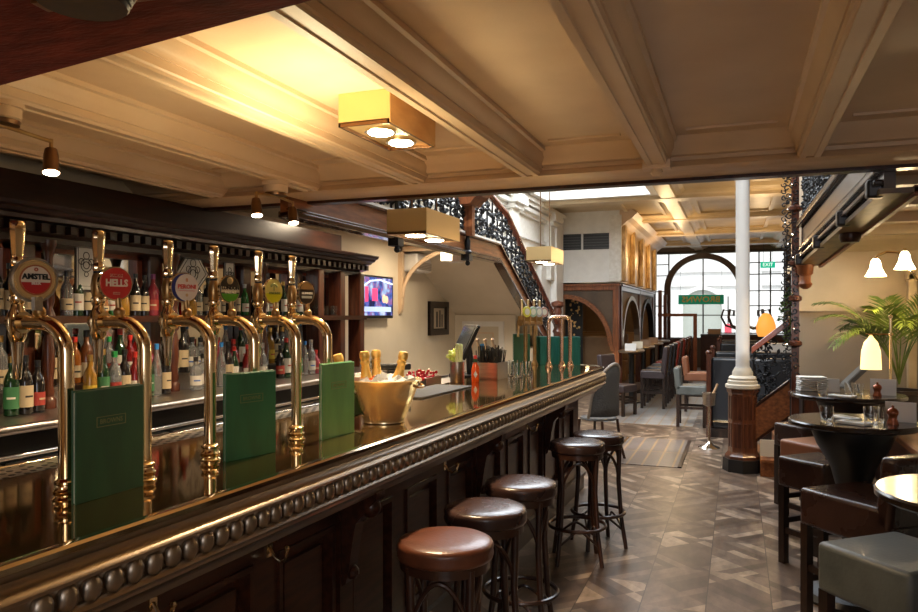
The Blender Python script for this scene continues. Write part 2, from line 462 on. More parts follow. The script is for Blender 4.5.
# high hall ceiling, coffered, with skylight opening
ZH = 3.72
b = MB()
sk = (-3.2, -1.35, 6.2, 12.9)
b.box(-3.6, 3.2, 4.66, sk[2], ZH, ZH + .1); b.box(-3.6, sk[0], sk[2], sk[3], ZH, ZH + .1); b.box(sk[1], -.85, sk[2], sk[3], ZH, ZH + .1).box(.85, 3.2, sk[2], sk[3], ZH, ZH + .1).box(-.85, .85, 9.4, sk[3], ZH, ZH + .1)  # leaves a second, unseen opening for the added hall light
b.box(-3.6, 3.2, sk[3], 24.2, ZH, ZH + .1)
struct(b.build('ceiling', mat('gold_cream_ceiling', (.52, .39, .21), .4, col2=(.60, .46, .27), scale=3), smooth=0))
b = MB()
for dz, g in ((0, 0), (.25, .12), (.5, .24)):
    x0, x1, y0, y1 = sk[0] + g - .10, sk[1] - g + .10, sk[2] + g - .10, sk[3] - g + .10
    z0 = ZH + dz - .06; z1 = z0 + .30; w = .12
    b.box(x0, x1, y0, y0 + w, z0, z1).box(x0, x1, y1 - w, y1, z0, z1).box(x0, x0 + w, y0 + w, y1 - w, z0, z1).box(x1 - w, x1, y0 + w, y1 - w, z0, z1)
struct(b.build('window_1', M['white_paint'], smooth=0, bevel=.01))
b = MB()
hm = mat('gold_cream_moulding', (.56, .43, .26), .38, col2=(.64, .50, .31), scale=3)
for y in (13.3, 16.3, 19.3, 22.3):
    b.prism([(y - .34, ZH), (y - .28, ZH - .04), (y - .20, ZH - .06), (y - .18, ZH - .11), (y + .18, ZH - .11), (y + .20, ZH - .06), (y + .28, ZH - .04), (y + .34, ZH)], -2.2 if y > 15 else -3.5, 3, 'x')
struct(b.build('trim_%d' % tn, hm, smooth=0)); tn += 1
b = MB()
for x in (-1.1, 1.2):
    b.prism([(x - .28, ZH), (x - .22, ZH - .04), (x - .14, ZH - .06), (x - .12, ZH - .10), (x + .12, ZH - .10), (x + .14, ZH - .06), (x + .22, ZH - .04), (x + .28, ZH)], 6.5, 24, 'y')
struct(b.build('trim_%d' % tn, hm, smooth=0)); tn += 1
b = MB()
for x0 in (-2.1, -.75, 1.3):
    for y0 in (13.75, 16.75, 19.75):
        x1 = x0 + (.75 if x0 < -2 else 1.4 if x0 < 1 else .9); y1 = y0 + 2.1
        b.box(x0, x1, y0, y0 + .07, ZH - .04, ZH).box(x0, x1, y1 - .07, y1, ZH - .04, ZH).box(x0, x0 + .07, y0, y1, ZH - .04, ZH).box(x1 - .07, x1, y0, y1, ZH - .04, ZH)
struct(b.build('trim_%d' % tn, hm, smooth=0)); tn += 1

# right side
struct(MB().box(3.0, 3.2, 9, 24, 0, 3.9).build('wall_hall_right', M['cream_wall'], smooth=0))
struct(MB().box(2.1, 2.25, -3, 9.0, 0, 3.9).build('wall_right', M['cream_wall'], smooth=0))
struct(MB().box(.62, 3.2, 8.9, 9.0, 0, 3.9).build('wall_alcove', mat('alcove_wall_paint', (.40, .32, .23), .6, col2=(.45, .36, .26), scale=2), smooth=0))
b = MB().box(.90, 3.2, 4.7, 9.0, 2.50, 2.6)
struct(b.build('ceiling', mat('alcove_ceiling_paint', (.50, .33, .16), .45), smooth=0))
b = MB()
for i, y in enumerate((5.4, 6.3, 7.3, 8.3)):
    b.box(.8, 2.1, y - .06, y + .06, 2.44 - .01 * i, 2.5)
b.prism([(8.9, 2.5), (8.62, 2.5), (8.7, 2.40), (8.8, 2.36), (8.9, 2.28)], .8, 2.1, 'x')
b.box(.62, 2.1, 8.86, 8.9, 1.66, 1.70).box(.62, 2.1, 8.88, 8.9, 1.70, 2.3)
struct(b.build('trim_%d' % tn, hm, smooth=0)); tn += 1
# shallow arch on the alcove back wall
pts = arc((1.45, 1.60), .95, PI * .93, PI * .35, 16, lambda u, v: (u, 8.86, v * .62 + .95))
struct(MB().tube(pts, .035, 8).build('trim_%d' % tn, hm)); tn += 1

# far wall with arched street window
FY = 24.0
b = MB()
b.box(-2.6, -2.45, FY, FY + .2, 0, 3.9).box(-4.2, 3.2, FY, FY + .2, 3.58, 3.9).box(1.35, 3.2, FY, FY + .2, 0, 3.6)
b.box(-2.6, 3.2, FY, FY + .2, 0, .84)
struct(b.build('wall_far', M['dark_brown'], smooth=0))
win = struct(MB().box(-2.42, 1.35, FY, FY + .12, .84, .92).box(-2.42, 1.35, FY, FY + .12, 3.52, 3.6).build('window_2', M['black_wood'], smooth=0))
b = MB()
for x in (-2.42, -2.0, -.98, .12, .30, .62, .94, 1.32): b.box(x - .02, x + .02, FY + .02, FY + .08, .9, 3.55)
for z in (1.9, 2.35, 2.85, 3.2):
    b.box(.12, 1.35, FY + .02, FY + .08, z - .015, z + .015)
    b.box(-2.42, -2.0, FY + .02, FY + .08, z - .015, z + .015)
b.box(-1.9, -.05, FY + .02, FY + .08, 1.60, 1.63)
b.build('mullions', M['black_wood'], win, smooth=0)
# arch band
o_ = []; i_ = []
for k in range(25):
    a = PI * k / 24
    o_.append((-.97 + 1.16 * math.cos(a), 2.42 + 1.1 * math.sin(a))); i_.append((-.97 + .97 * math.cos(a), 2.42 + .93 * math.sin(a)))
b = MB()
for k in range(24):
    b.prism([o_[k], o_[k + 1], i_[k + 1], i_[k]], FY - .14, FY + .06, 'y')
b.box(-2.13, -1.94, FY - .14, FY + .06, .9, 2.42); b.box(0, .19, FY - .14, FY + .06, .9, 2.42)
b.build('arch_frame', M['wood'], win, smooth=30)
MB().box(-2.4, 1.34, FY + .045, FY + .05, .9, 3.55).build('pane', mat('window_glass', (.8, .9, .9), .02, alpha=.06), win, smooth=0)

# street outside
struct(MB().box(-20, 20, 24.3, 60, -.15, -.05).build('ground', M['asphalt'], smooth=0))
bl = thing('street_building', 'pale stone building with arched doorway across the street', 'building', (0, 36, 0))
b = MB().box(-14, 14, 0, 3, -.1, 9)
for z in (2.95, 3.6, 4.7, 5.6): b.box(-14, 14, -.12, 0, z, z + .14)
for x in (-4.6, -3.3, .8, 2.1): b.box(x - .25, x + .25, -.1, 0, 0, 4.7)
b.build('facade', M['stone'], bl, smooth=0)
b = MB()
for k in range(16):
    a0, a1 = PI * k / 16, PI * (k + 1) / 16
    b.prism([(-1.5 + 1.05 * math.cos(a0), 2.0 + .95 * math.sin(a0)), (-1.5 + 1.05 * math.cos(a1), 2.0 + .95 * math.sin(a1)), (-1.5 + .85 * math.cos(a1), 2.0 + .78 * math.sin(a1)), (-1.5 + .85 * math.cos(a0), 2.0 + .78 * math.sin(a0))], -.2, 0, 'y')
b.box(-2.55, -2.35, -.2, 0, 0, 2).box(-.65, -.45, -.2, 0, 0, 2)
b.build('doorway_surround', M['stone'], bl)
pts = [(-1.5 + .85 * math.cos(PI * k / 16), 2.0 + .78 * math.sin(PI * k / 16)) for k in range(17)] + [(-2.35, 0), (-.65, 0)]
MB().prism(pts, -.05, .01, 'y').build('door', mat('street_door', (.42, .45, .40), .5), bl)
for x in (-5.6, -.7, -2.3, 3.4):
    MB().box(x - .35, x + .35, -.03, .02, 4.95, 6.2).build('window', mat('street_window_pane', (.25, .30, .34), .2), bl)
sgn_ = thing('street_sign', 'small red and white sign on a post outside the window', 'sign', (-.35, 33, 0))
MB().box(-.14, .14, -.02, .02, .75, 1.25).build('plate', mat('sign_red', (.75, .08, .12), .5), sgn_)
MB().cyl((0, .03, 0), (0, .03, 2.4), .025).build('post', M['black'], sgn_)
b = MB()
for k in range(12): b.cyl((-1.0 + k * .3, 30.5, 0), (-1.0 + k * .3, 30.5, .95), .02, 6)
b.box(-1.1, 2.4, 30.48, 30.52, .9, .94)
tag(b.build('street_railing', M['black'], None), 'thin dark railing outside beyond the street window', 'railing')
# green banner in the window with mirrored lettering
bn = thing('window_banner', 'green banner with mirrored gold lettering hanging in arched window', 'sign', (-1.03, 23.7, 2.09))
MB().box(-.66, .66, 0, .012, -.145, .145).build('panel', mat('banner_green', (.0, .62, .42), .6, emit=0), bn)
text('BROWNS', .25, mat('banner_gold', (.62, .50, .12), .5), bn, Matrix.Translation((0, -.004, 0)) @ Matrix.Rotation(PI / 2, 4, 'X') @ Matrix.Diagonal((-1, 1, 1, 1)), sx=1.05, bold=.004)
MB().cyl((-.6, .006, .14), (-.6, .006, 1.63), .004, 6).cyl((.6, .006, .14), (.6, .006, 1.63), .004, 6).build('hanging_wires', M['black'], bn)
ex = thing('exit_sign', 'small green and white exit sign near top of far window', 'sign', (.85, 23.6, 3.10))
MB().box(-.2, .2, 0, .04, -.09, .09).build('panel', mat('exit_green', (.0, .45, .28), .5, emit=.6, emitcol=(.0, .5, .3)), ex)
MB().cyl((-.12, .02, .09), (-.12, .02, .62), .006, 6).cyl((.12, .02, .09), (.12, .02, .62), .006, 6).build('hanging_rods', M['black'], ex)
text('EXIT', .14, mat('exit_white', (.9, .95, .9), .5, emit=.8), ex, face_minus_y(0, -.004, 0))

# ================================================================== BAR COUNTER
BR = -math.atan(.027)
bar = thing('bar_counter', 'long brass topped bar counter with beaded pewter edge and dark panelled front', 'bar counter', (-1.30, 1.2, 0), BR)


def bw(x, y, z=0):      # world -> bar frame is not needed; bar frame -> world
    c, s_ = math.cos(BR), math.sin(BR)
    return (-1.30 + x * c - y * s_, 1.2 + x * s_ + y * c, z)


YE, RC = 5.55, .35
path = [(0, -3.4), (0, YE)] + [(-RC + RC * math.cos(a), YE + RC * math.sin(a)) for a in [PI / 2 * k / 10 for k in range(1, 11)]] + [(-.72, YE + RC)]
nrm = [(1, 0), (1, 0)] + [(math.cos(a), math.sin(a)) for a in [PI / 2 * k / 10 for k in range(1, 11)]] + [(0, 1)]


def sweep(prof):
    b = MB(); n = len(prof)
    vs = [(p[0] + nn[0] * o, p[1] + nn[1] * o, z) for p, nn in zip(path, nrm) for o, z in prof]
    fs = [(i * n + j, i * n + j + 1, (i + 1) * n + j + 1, (i + 1) * n + j) for i in range(len(path) - 1) for j in range(n - 1)]
    return b.add(vs, fs)


top_poly = [(-.72, -3.4)] + [(p[0] - .004 * nn[0], p[1] - .004 * nn[1]) for p, nn in zip(path, nrm)]
MB().prism(top_poly, 1.10, 1.14, 'z').build('countertop', M['brass_top'], bar, smooth=0)
sweep([(-.03, 1.1405), (-.004, 1.146), (.008, 1.146), (.014, 1.140), (.014, 1.128), (.004, 1.122), (-.02, 1.12)]).build('brass_edge', M['brass'], bar)
sweep([(-.02, 1.125), (.004, 1.124), (.004, 1.116), (.000, 1.108), (.004, 1.098), (.014, 1.090), (.030, 1.086), (.036, 1.079), (.034, 1.071), (.022, 1.066), (.014, 1.062),
       (.010, 1.05), (.010, 1.018), (.026, 1.012), (.032, 1.004), (.028, .996), (.012, .992), (.010, .980), (.002, .974), (-.004, .962), (-.02, .958), (-.024, .948), (-.045, .940), (-.05, .925), (-.2, .922)]).build('pewter_edging', M['pewter'], bar)
bead0 = MB().ball((0, 0, 0), .031, 14, sy=.80, sx=.60).build('bead', M['pewter'], bar, smooth=60)


def bead(o, x, y):
    o.location = (x, y, 1.040); return o


y = -.12; first = True
while y < YE:
    if first: bead(bead0, .016, y); first = False
    else:
        o = bead0.copy(); COL.objects.link(o); bead(o, .016, y)
    y += .0585
for k in range(1, 9):
    a = PI / 2 * k / 9
    o = bead0.copy(); COL.objects.link(o); bead(o, -RC + (RC + .016) * math.cos(a), YE + (RC + .016) * math.sin(a))
# body and panels
MB().box(-.70, -.25, -3.4, 5.7, .10, 1.10).build('carcass', M['wood'], bar, smooth=0)
MB().box(-.70, -.20, -3.4, 5.72, 0, .12).box(-.7, -.185, -3.4, 5.72, .12, .15).build('plinth', M['black_wood'], bar, smooth=0)
y = -.1; i = 0
while y < 5.3:
    b = MB(); y1 = y + .50
    b.box(-.25, -.215, y, y + .07, .15, .93).box(-.25, -.215, y1 - .07, y1, .15, .93).box(-.25, -.215, y + .07, y1 - .07, .15, .25).box(-.25, -.215, y + .07, y1 - .07, .80, .93)
    b.box(-.25, -.205, y + .07, y + .09, .25, .80).box(-.25, -.205, y1 - .09, y1 - .07, .25, .80).box(-.25, -.205, y + .09, y1 - .09, .25, .27).box(-.25, -.205, y + .09, y1 - .09, .78, .80)
    b.box(-.25, -.228, y + .13, y1 - .13, .31, .74)
    b.build('front_panel', M['wood'], bar, smooth=0)
    if i % 3 == 2:
        b = MB()
        prof = [(-.21, .93), (-.04, .93), (-.045, .90), (-.075, .87), (-.10, .84), (-.135, .80), (-.15, .72), (-.165, .62), (-.18, .56), (-.21, .54)]
        b.prism(prof, y1 - .035, y1 + .035, 'y').ball((-.085, y1, .865), .042, 12, sy=.95).ball((-.17, y1, .60), .03, 10)
        b.box(-.22, -.195, y1 - .05, y1 + .05, .15, .93)
        b.build('console_bracket', M['wood'], bar, smooth=30)
    y = y1; i += 1


def hook(y, z):
    b = MB().box(-.215, -.209, y - .014, y + .014, z - .035, z + .035)
    b.tube([(-.21, y, z - .005), (-.19, y, z - .035), (-.165, y, z - .045), (-.145, y, z - .03), (-.140, y, z - .005)], .006, 8).ball((-.140, y, z + .002), .011, 8)
    b.tube([(-.21, y, z + .015), (-.19, y, z + .02), (-.17, y, z + .035)], .005, 8)
    b.build('coat_hook', M['brass'], bar)


for y_ in (.40, .92, 2.43, 3.93): hook(y_, .835)

# service side: drip tray with round holes
dt = thing('drip_tray', 'perforated steel drip tray along back of bar under the taps', 'drip tray', bw(-.73, 0), BR)
MB().box(-.27, .0, -1.6, 2.6, 1.075, 1.10).build('tray', M['steel'], dt, smooth=0)
b = MB()
for i in range(105):
    for j in range(6):
        yy = -1.5 + i * .038; xx = -.25 + j * .042 + (.02 if i % 2 else 0)
        b.lathe([(.011, 0), (.011, .0012)], (xx, yy, 1.10), 6)
tr = b.build('drain_holes', M['black'], dt, smooth=0); tr['kind'] = 'stuff'
MB().box(-.29, -.27, -1.6, 2.6, 1.06, 1.115).build('rim', M['chrome'], dt, bevel=.004)
tag(MB().box(-.30, -.0, 0, 3.0, .25, 1.04).build('service_cabinet', M['steel'], None, smooth=0), 'steel service cabinet behind bar beyond the drip tray', 'cabinet')
sv = bpy.data.objects['service_cabinet']; sv.location = bw(-.73, 2.62); sv.rotation_euler.z = BR
tag(MB().box(-.36, .0, 0, 3.0, 1.04, 1.10).box(-.37, -.36, 0, 3.0, 1.05, 1.12).build('service_worktop', M['steel'], None, smooth=0), 'steel service worktop behind the far half of bar', 'worktop')
sv = bpy.data.objects['service_worktop']; sv.location = bw(-.73, 2.62); sv.rotation_euler.z = BR

# ------------------------------------------------------------------ beer taps
def tap_column(root, m=M['brass']):
    pts = [(0, 0, .02), (0, 0, .20), (0, 0, .375)] + arc((-.085, .375), .085, 0, PI / 2, 8, lambda u, v: (u, 0, v)) + [(-.15, 0, .46)]
    MB().tube(pts, .0195, 18).build('fount', m, root)
    b = MB().lathe([(.033, 0), (.034, .005), (.029, .009), (.026, .013), (.031, .018), (.032, .026), (.027, .031), (.025, .040), (.029, .044), (.029, .050), (.023, .054), (.0205, .058)], (0, 0, 0), 20)
    b.build('base_collar', m, root)
    b = MB().tube([(-.15, 0, .46), (-.158, 0, .46)], .029, 16).tube([(-.158, 0, .46), (-.20, 0, .462)], .019, 12)
    b.lathe([(.016, -.055), (.023, -.04), (.025, -.01), (.024, .02), (.017, .035), (.015, .045), (.019, .05), (.022, .06), (.020, .07)], (-.175, 0, .463), 16)
    b.build('tap_body', m, root)
    MB().lathe([(.008, -.155), (.010, -.15), (.0135, -.10), (.017, -.06), (.018, -.055)], (-.175, 0, .463), 14).build('spout', M['chrome'], root)


def handle(root):
    h = MB().lathe([(.017, .07), (.0205, .085), (.0215, .105), (.018, .13), (.014, .142)], (-.175, 0, .463), 14).build('handle_ferrule', M['old_brass'], root)
    MB().lathe([(.014, .142), (.014, .148)], (-.175, 0, .463), 14).build('band', M['black'], h)
    b = MB()
    prof = [(.015, .148), (.0165, .152), (.0165, .165), (.0135, .170), (.0145, .18), (.0195, .24), (.0205, .262), (.017, .268), (0.001, .270)]
    b.lathe(prof, (-.175, 0, .463), 8, sy=1.1, sx=.8)
    b.build('handle', M['brass'], root)


def badge(root, name, r=.05):
    """round font badge with its own design, facing the customers"""
    yaw = -.30
    c = Vector((-.095, -.012, .572))
    MB().tube([(-.095, 0, .48), (-.096, -.004, .53)], .009, 10).ball((-.095, 0, .488), .017, 10).build('badge_stem', M['old_brass'], root)
    F = face_plus_x(c.x, c.y, c.z, yaw)       # local x: right, y: up, z: towards viewer
    sxy = 1 if name in ('AMSTEL', 'HELLS', 'PERONI') else .86

    def disc(rr, z0, z1, m, nm, par=None, sx=sxy, clip=None, n=36):
        pts = [(rr * sx * math.cos(2 * PI * k / n), rr * math.sin(2 * PI * k / n)) for k in range(n)]
        if clip:
            lo, hi = clip; pts = [(x, min(max(yv, lo), hi)) for x, yv in pts]
            pts2 = []
            for k in range(n):
                x, yv = rr * sx * math.cos(2 * PI * k / n), rr * math.sin(2 * PI * k / n)
                if lo <= yv <= hi: pts2.append((x, yv))
            pts = sorted(pts2, key=lambda p: math.atan2(p[1] - (lo + hi) / 2 if abs(lo) < 1 and abs(hi) < 1 else p[1], p[0])) if len(pts2) > 3 else pts
        return MB().prism(pts, z0, z1, 'z', F).build(nm, m, par or root, smooth=30)
    C = lambda *c_: colm(c_, .3)
    rim = disc(r, -.012, .0, M['brass'], 'badge', None)
    T = lambda s_, sz, yv, col, bold=.0006, sx=1, x=0: text(s_, sz, C(*col), rim, F @ Matrix.Translation((x, yv, .0052)), bold=bold, sx=sx)
    if name == 'AMSTEL':
        disc(r * 1.12, -.014, -.004, M['steel'], 'outer_ring', rim)
        disc(r * .92, 0, .002, C(.50, .32, .12), 'badge_face', rim)
        disc(r * .76, 0, .003, C(.34, .10, .03), 'badge_face', rim)
        disc(r * .68, 0, .004, C(.66, .55, .42), 'badge_face', rim)
        disc(r * .68, 0, .0046, C(.42, .02, .02), 'badge_face', rim, clip=(-.99, -.001))
        T('AMSTEL', .0195, .008, (.01, .01, .01), .0009); T('BEER', .0105, -.009, (.7, .6, .5), .0004); T('O', .012, .027, (.35, .08, .04), .001)
    elif name == 'HELLS':
        disc(r * .93, 0, .003, C(.58, .04, .03), 'badge_face', rim)
        MB().box(-.019, .019, .019, .028, .003, .0042, F).build('band_patch', C(.7, .45, .3), rim)
        MB().box(-.010, .010, -.032, -.025, .003, .0042, F).build('band_patch', C(.7, .45, .3), rim)
        T('CAMDEN', .0095, .0235, (.5, .03, .02), .0003); T('HELLS', .0285, .001, (.82, .68, .5), .0012, .88); T('LAGER', .006, -.0285, (.5, .03, .02), .0002)
    elif name == 'PERONI':
        disc(r * .93, 0, .002, C(.03, .035, .16), 'badge_face', rim)
        Fb = F; pts = [(.007 + r * .84 * math.cos(2 * PI * k / 36), r * .90 * math.sin(2 * PI * k / 36)) for k in range(36)]
        MB().prism(pts, .002, .004, 'z', F).build('badge_face', C(.72, .64, .54), rim)
        T('PERONI', .0195, .002, (.62, .08, .05), .0007, x=.006); MB().box(-.024, .036, -.012, -.0105, .004, .005, F).build('rule', C(.62, .08, .05), rim)
        T('8', .016, .024, (.55, .25, .1), .0008, x=.006); T('0', .010, -.026, (.62, .42, .2), .002, x=.006)
    elif name == 'LONDON':
        disc(r * .93, 0, .002, C(.05, .035, .02), 'badge_face', rim)
        disc(r * .90, 0, .003, C(.10, .32, .02), 'badge_face', rim, clip=(-.99, -.010))
        MB().box(-.037, .037, -.011, .010, .0, .0042, F).build('band_patch', C(.66, .58, .36), rim)
        MB().lathe([(.013, 0), (.009, .003), (.001, .004)], (0, .031, .002), 16, mx=F).build('crest', C(.42, .30, .12), rim)
        T('LONDON', .0170, .005, (.03, .02, .01), .0010, .95); T('PALE ALE', .0120, -.0105, (.92, .85, .6), .0006, .95)
    elif name == 'SYMONDS':
        disc(r * .93, 0, .002, C(.66, .56, .16), 'badge_face', rim)
        disc(r * .92, 0, .003, C(.62, .58, .015), 'badge_face', rim, clip=(-.99, -.004))
        b = MB()
        for k in range(7):
            a = PI * (k + .5) / 7; b.ball((.013 * math.cos(a), .018 + .010 * math.sin(a), .003), .0052, 8, sz=.3)
        b.box(-.0015, .0015, .002, .020, .002, .004); b.v = [tuple(F @ Vector(v)) for v in b.v]
        b.build('tree_emblem', C(.30, .33, .10), rim)
        T('SYMONDS', .0115, -.008, (.12, .16, .02), .0004)
    else:
        disc(r * .92, 0, .002, C(.035, .022, .015), 'badge_face', rim)
        disc(r * .90, 0, .003, C(.22, .12, .04), 'badge_face', rim, clip=(.012, .99))
        MB().box(-.027, .027, -.022, -.012, 0, .004, F).build('band_patch', C(.5, .55, .5), rim)
        T('GUINNESS', .0125, -.001, (.75, .72, .65), .0005)


taps = [(-1.63, 1.44, 'AMSTEL', 'brass beer tap with round red and cream badge, nearest to the corner'),
        (-1.61, 1.69, 'HELLS', 'brass beer tap with round bright red badge'),
        (-1.63, 2.00, 'PERONI', 'brass beer tap with round cream badge edged navy blue'),
        (-1.61, 2.21, 'LONDON', 'brass beer tap with oval green and black badge'),
        (-1.59, 2.45, 'SYMONDS', 'brass beer tap with oval yellow badge showing a tree'),
        (-1.60, 2.70, 'G', 'brass beer tap with oval black badge, next to the ice bucket')]
for x, y, nm, lb in taps:
    t = thing('beer_tap', lb, 'beer tap', (x, y, 1.14), 0, 'brass beer taps on the near bar')
    tap_column(t); handle(t); badge(t, nm, .053 if nm == 'AMSTEL' else .050)
tag(MB().box(-.006, .006, -.012, .012, 0, .035).build('price_tag', M['steel'], None), 'small silver tag fixed under the red and cream badge', 'tag').location = (-1.715, 1.425, 1.632)


def menu(loc, rz, w, h, m, label, box=True):
    t = thing('menu', label, 'menu', loc, rz, 'upright menus on the bar')
    MB().box(-.006, .0, -w / 2, w / 2, 0, h).build('cover', m, t, bevel=.0015)
    MB().box(-.011, -.006, -w / 2 + .004, w / 2 - .004, .002, h - .003).build('pages', M['white'], t)
    MB().box(-.016, -.011, -w / 2, w / 2, 0, h + .003).build('back_cover', m, t, bevel=.0015)
    if box:
        F = face_plus_x(.0004, 0, h * .70, 0); g = M['goldprint']
        text('BROWNS', .018, g, t, F, depth=.0002)
        MB().box(0, .0006, -.048, .048, h * .70 + .012, h * .70 + .0135).box(0, .0006, -.048, .048, h * .70 - .0135, h * .70 - .012).box(0, .0006, -.049, -.047, h * .70 - .0135, h * .70 + .0135).box(0, .0006, .047, .049, h * .70 - .0135, h * .70 + .0135).build('gold_frame', g, t)
    return t


menu((-1.562, 1.522, 1.14), 0, .228, .285, M['green'], 'dark green menu standing between the two nearest beer taps')
menu((-1.535, 2.095, 1.14), -.22, .215, .285, mat('mid_green_leatherette', (.012, .105, .045), .42, col2=(.02, .15, .065), scale=5, stretch=(3, 3, .7), coat=.15), 'green menu standing in front of the oval green badged tap')
menu((-1.475, 2.575, 1.14), -.10, .215, .290, mat('bright_green_leatherette', (.07, .24, .08), .42, col2=(.10, .31, .11), scale=5, stretch=(3, 3, .7), coat=.15), 'bright green menu beside the ice bucket')

# ------------------------------------------------------------------ ice bucket with bottles
BX, BY = -1.485, 2.995
bk = thing('ice_bucket', 'large hammered brass ice bucket holding gold-topped bottles on bar', 'ice bucket', (BX, BY, 1.14))
hb = mat('hammered_brass', (.95, .78, .46), .26, .8, bump=.12, scale=22, detail=1)
prof = [(.088, 0), (.093, .004), (.092, .012), (.102, .03), (.138, .125), (.155, .172), (.168, .186), (.171, .190), (.168, .194), (.150, .178), (.134, .128), (.098, .035), (.085, .02), (.001, .02)]
MB().lathe(prof, (0, 0, 0), 48).build('bucket', hb, bk)
b = MB()
for s_ in (-1, 1): b.tube([(s_ * .160, -.04, .172), (s_ * .180, -.03, .165), (s_ * .188, 0, .163), (s_ * .180, .03, .165), (s_ * .160, .04, .172)], .006, 8)
b.build('handles', M['old_brass'], bk)
b = MB()
for k in range(70):
    a = random.random() * 2 * PI; r = .115 * math.sqrt(random.random()); s_ = .016 + random.random() * .01
    mx = Matrix.Translation((BX + r * math.cos(a), BY + r * math.sin(a), 1.14 + .150 + random.random() * .035)) @ Matrix.Rotation(random.random() * 3, 4, 'X') @ Matrix.Rotation(random.random() * 3, 4, 'Z')
    b.box(-s_, s_, -s_, s_, -s_, s_, mx)
tag(b.build('ice_cubes', M['ice'], None, smooth=0), 'heap of clear ice cubes inside the brass bucket', 'ice', kind='stuff')


def champagne(loc, tilt, az, label):
    t = thing('champagne_bottle', label, 'bottle', loc, 0, 'gold-topped bottles in the ice bucket')
    t.rotation_euler = (0, tilt, az)
    g = mat('champagne_glass', (.02, .05, .015), .08, coat=.5)
    MB().lathe([(.030, 0), (.042, .01), (.042, .09), (.036, .13), (.020, .175), (.0155, .20)], (0, 0, 0), 18).build('bottle_body', g, t)
    MB().lathe([(.0325, .146), (.0335, .148), (.0285, .168), (.027, .168)], (0, 0, 0), 18).build('neck_band', mat('orange_foil', (.72, .12, .03), .35, .4), t)
    f = MB().lathe([(.0275, .162), (.0205, .195), (.0175, .225), (.0215, .232), (.0215, .240), (.0185, .246), (.0225, .258), (.0225, .275), (.0185, .285), (.001, .288)], (0, 0, 0), 18).build('foil', M['gold'], t)
    MB().lathe([(.0192, .239), (.0192, .245)], (0, 0, 0), 18).build('wire_cage', M['brass'], f)


for dx, dy, ti, az, lb in ((-.085, -.095, .30, -2.3, 'gold foiled bottle leaning left in ice bucket, nearest the taps'),
                           (-.010, -.055, .10, -2.0, 'front gold foiled bottle in middle of ice bucket'),
                           (-.005, .055, .10, 2.4, 'gold foiled bottle at the back of ice bucket behind the front one'),
                           (.085, .045, .22, .5, 'gold foiled bottle leaning right at ice bucket rim')):
    champagne((BX + dx * .72 - .040, BY + dy * .72 - .012, 1.14 + .035), ti, az, lb)


def wine_glass(loc, label, s_=1, group=None, m=None):
    b = MB().lathe([(.03, 0), (.03, .002), (.004, .006), (.0035, .075), (.012, .085), (.030, .11), (.034, .14), (.028, .175), (.027, .175), (.032, .14), (.028, .112), (.010, .088), (.001, .087)], (0, 0, 0), 16)
    o = b.build('wine_glass', M['glass'], None); o.scale = (s_,) * 3; o.location = loc
    return tag(o, label, 'glass', group)


wine_glass((BX - .095, BY + .015, 1.14 + .13), 'wine glass stuck upright in the ice of brass bucket')


def tumbler(loc, label, group=None, r=.038, h=.09, rz=0, root=None):
    b = MB().lathe([(r * .82, 0), (r * .86, .004), (r, h), (r * .95, h), (r * .80, .012), (.001, .010)], (0, 0, 0), 18)
    o = b.build('tumbler', M['glass'], None); o.location = loc
    return tag(o, label, 'glass', group)


# ------------------------------------------------------------------ things on the bar further on
mt = tag(MB().box(-.13, .13, -.36, .40, 0, .010).build('bar_mat', M['rubber'], None, bevel=.004), 'black rubber bar mat lying beyond the ice bucket', 'bar mat')
mt.location = (-1.80, 4.25, 1.14); mt.rotation_euler.z = BR - .02
P_ = (-1.88, 4.97)
ch = thing('celery_pot', 'steel pot holding celery sticks on the bar', 'pot', (P_[0], P_[1], 1.14))
MB().lathe([(.05, 0), (.052, .004), (.052, .145), (.049, .145), (.047, .01), (.001, .008)], (0, 0, 0), 24).build('pot', M['steel'], ch)
cs = thing('celery', 'bunch of celery sticks with leaves standing in the steel pot', 'celery', (P_[0], P_[1], 1.15))
b = MB()
for k in range(13):
    a = k * 2.4; r = .012 * math.sqrt(k); x, y = r * math.cos(a), r * math.sin(a)
    x = abs(x) * .7 + .0; h = .25 + random.random() * .03
    b.tube([(x * .6, y, 0), (x, y, h * .5), (x * 1.1, y * 1.1, h)], .011, 6)
b.build('sticks', mat('celery_pale', (.80, .90, .52), .5), cs)
b = MB()
for k in range(26):
    x, y, z = -.035 + random.uniform(-.03, .018), random.uniform(-.03, .02), .15 + random.random() * .08
    b.ball((x, y, z), .013 + random.random() * .008, 6, sz=.7)
b.tube([(-.03, 0, 0), (-.03, 0, .2)], .008, 6)
b.build('leaves', M['celery'], cs)
tb = thing('sauce_bottle', 'hot sauce bottle with red cap between the celery pot and steel box', 'bottle', (-1.76, 5.02, 1.14))
MB().lathe([(.026, 0), (.028, .004), (.028, .095), (.024, .110), (.012, .135), (.0115, .15)], (0, 0, 0), 16).build('bottle_body', M['tabasco'], tb)
MB().prism([(-.014, .055), (0, .030), (.014, .055), (0, .082)], 0, .004, 'y', Matrix.Rotation(.35, 4, 'Z') @ Matrix.Translation((0, -.031, 0))).build('paper_label', M['white'], tb, smooth=0)
MB().lathe([(.0135, .14), (.0135, .165)], (0, 0, 0), 12).build('neck_sleeve', M['green'], tb)
MB().lathe([(.0125, .165), (.0125, .19), (.001, .191)], (0, 0, 0), 12).build('cap', mat('red_cap', (.7, .03, .03), .35), tb)
cd = thing('bar_caddy', 'open steel box of straws and tongs on the bar', 'caddy', (-1.75, 5.33, 1.14), BR)
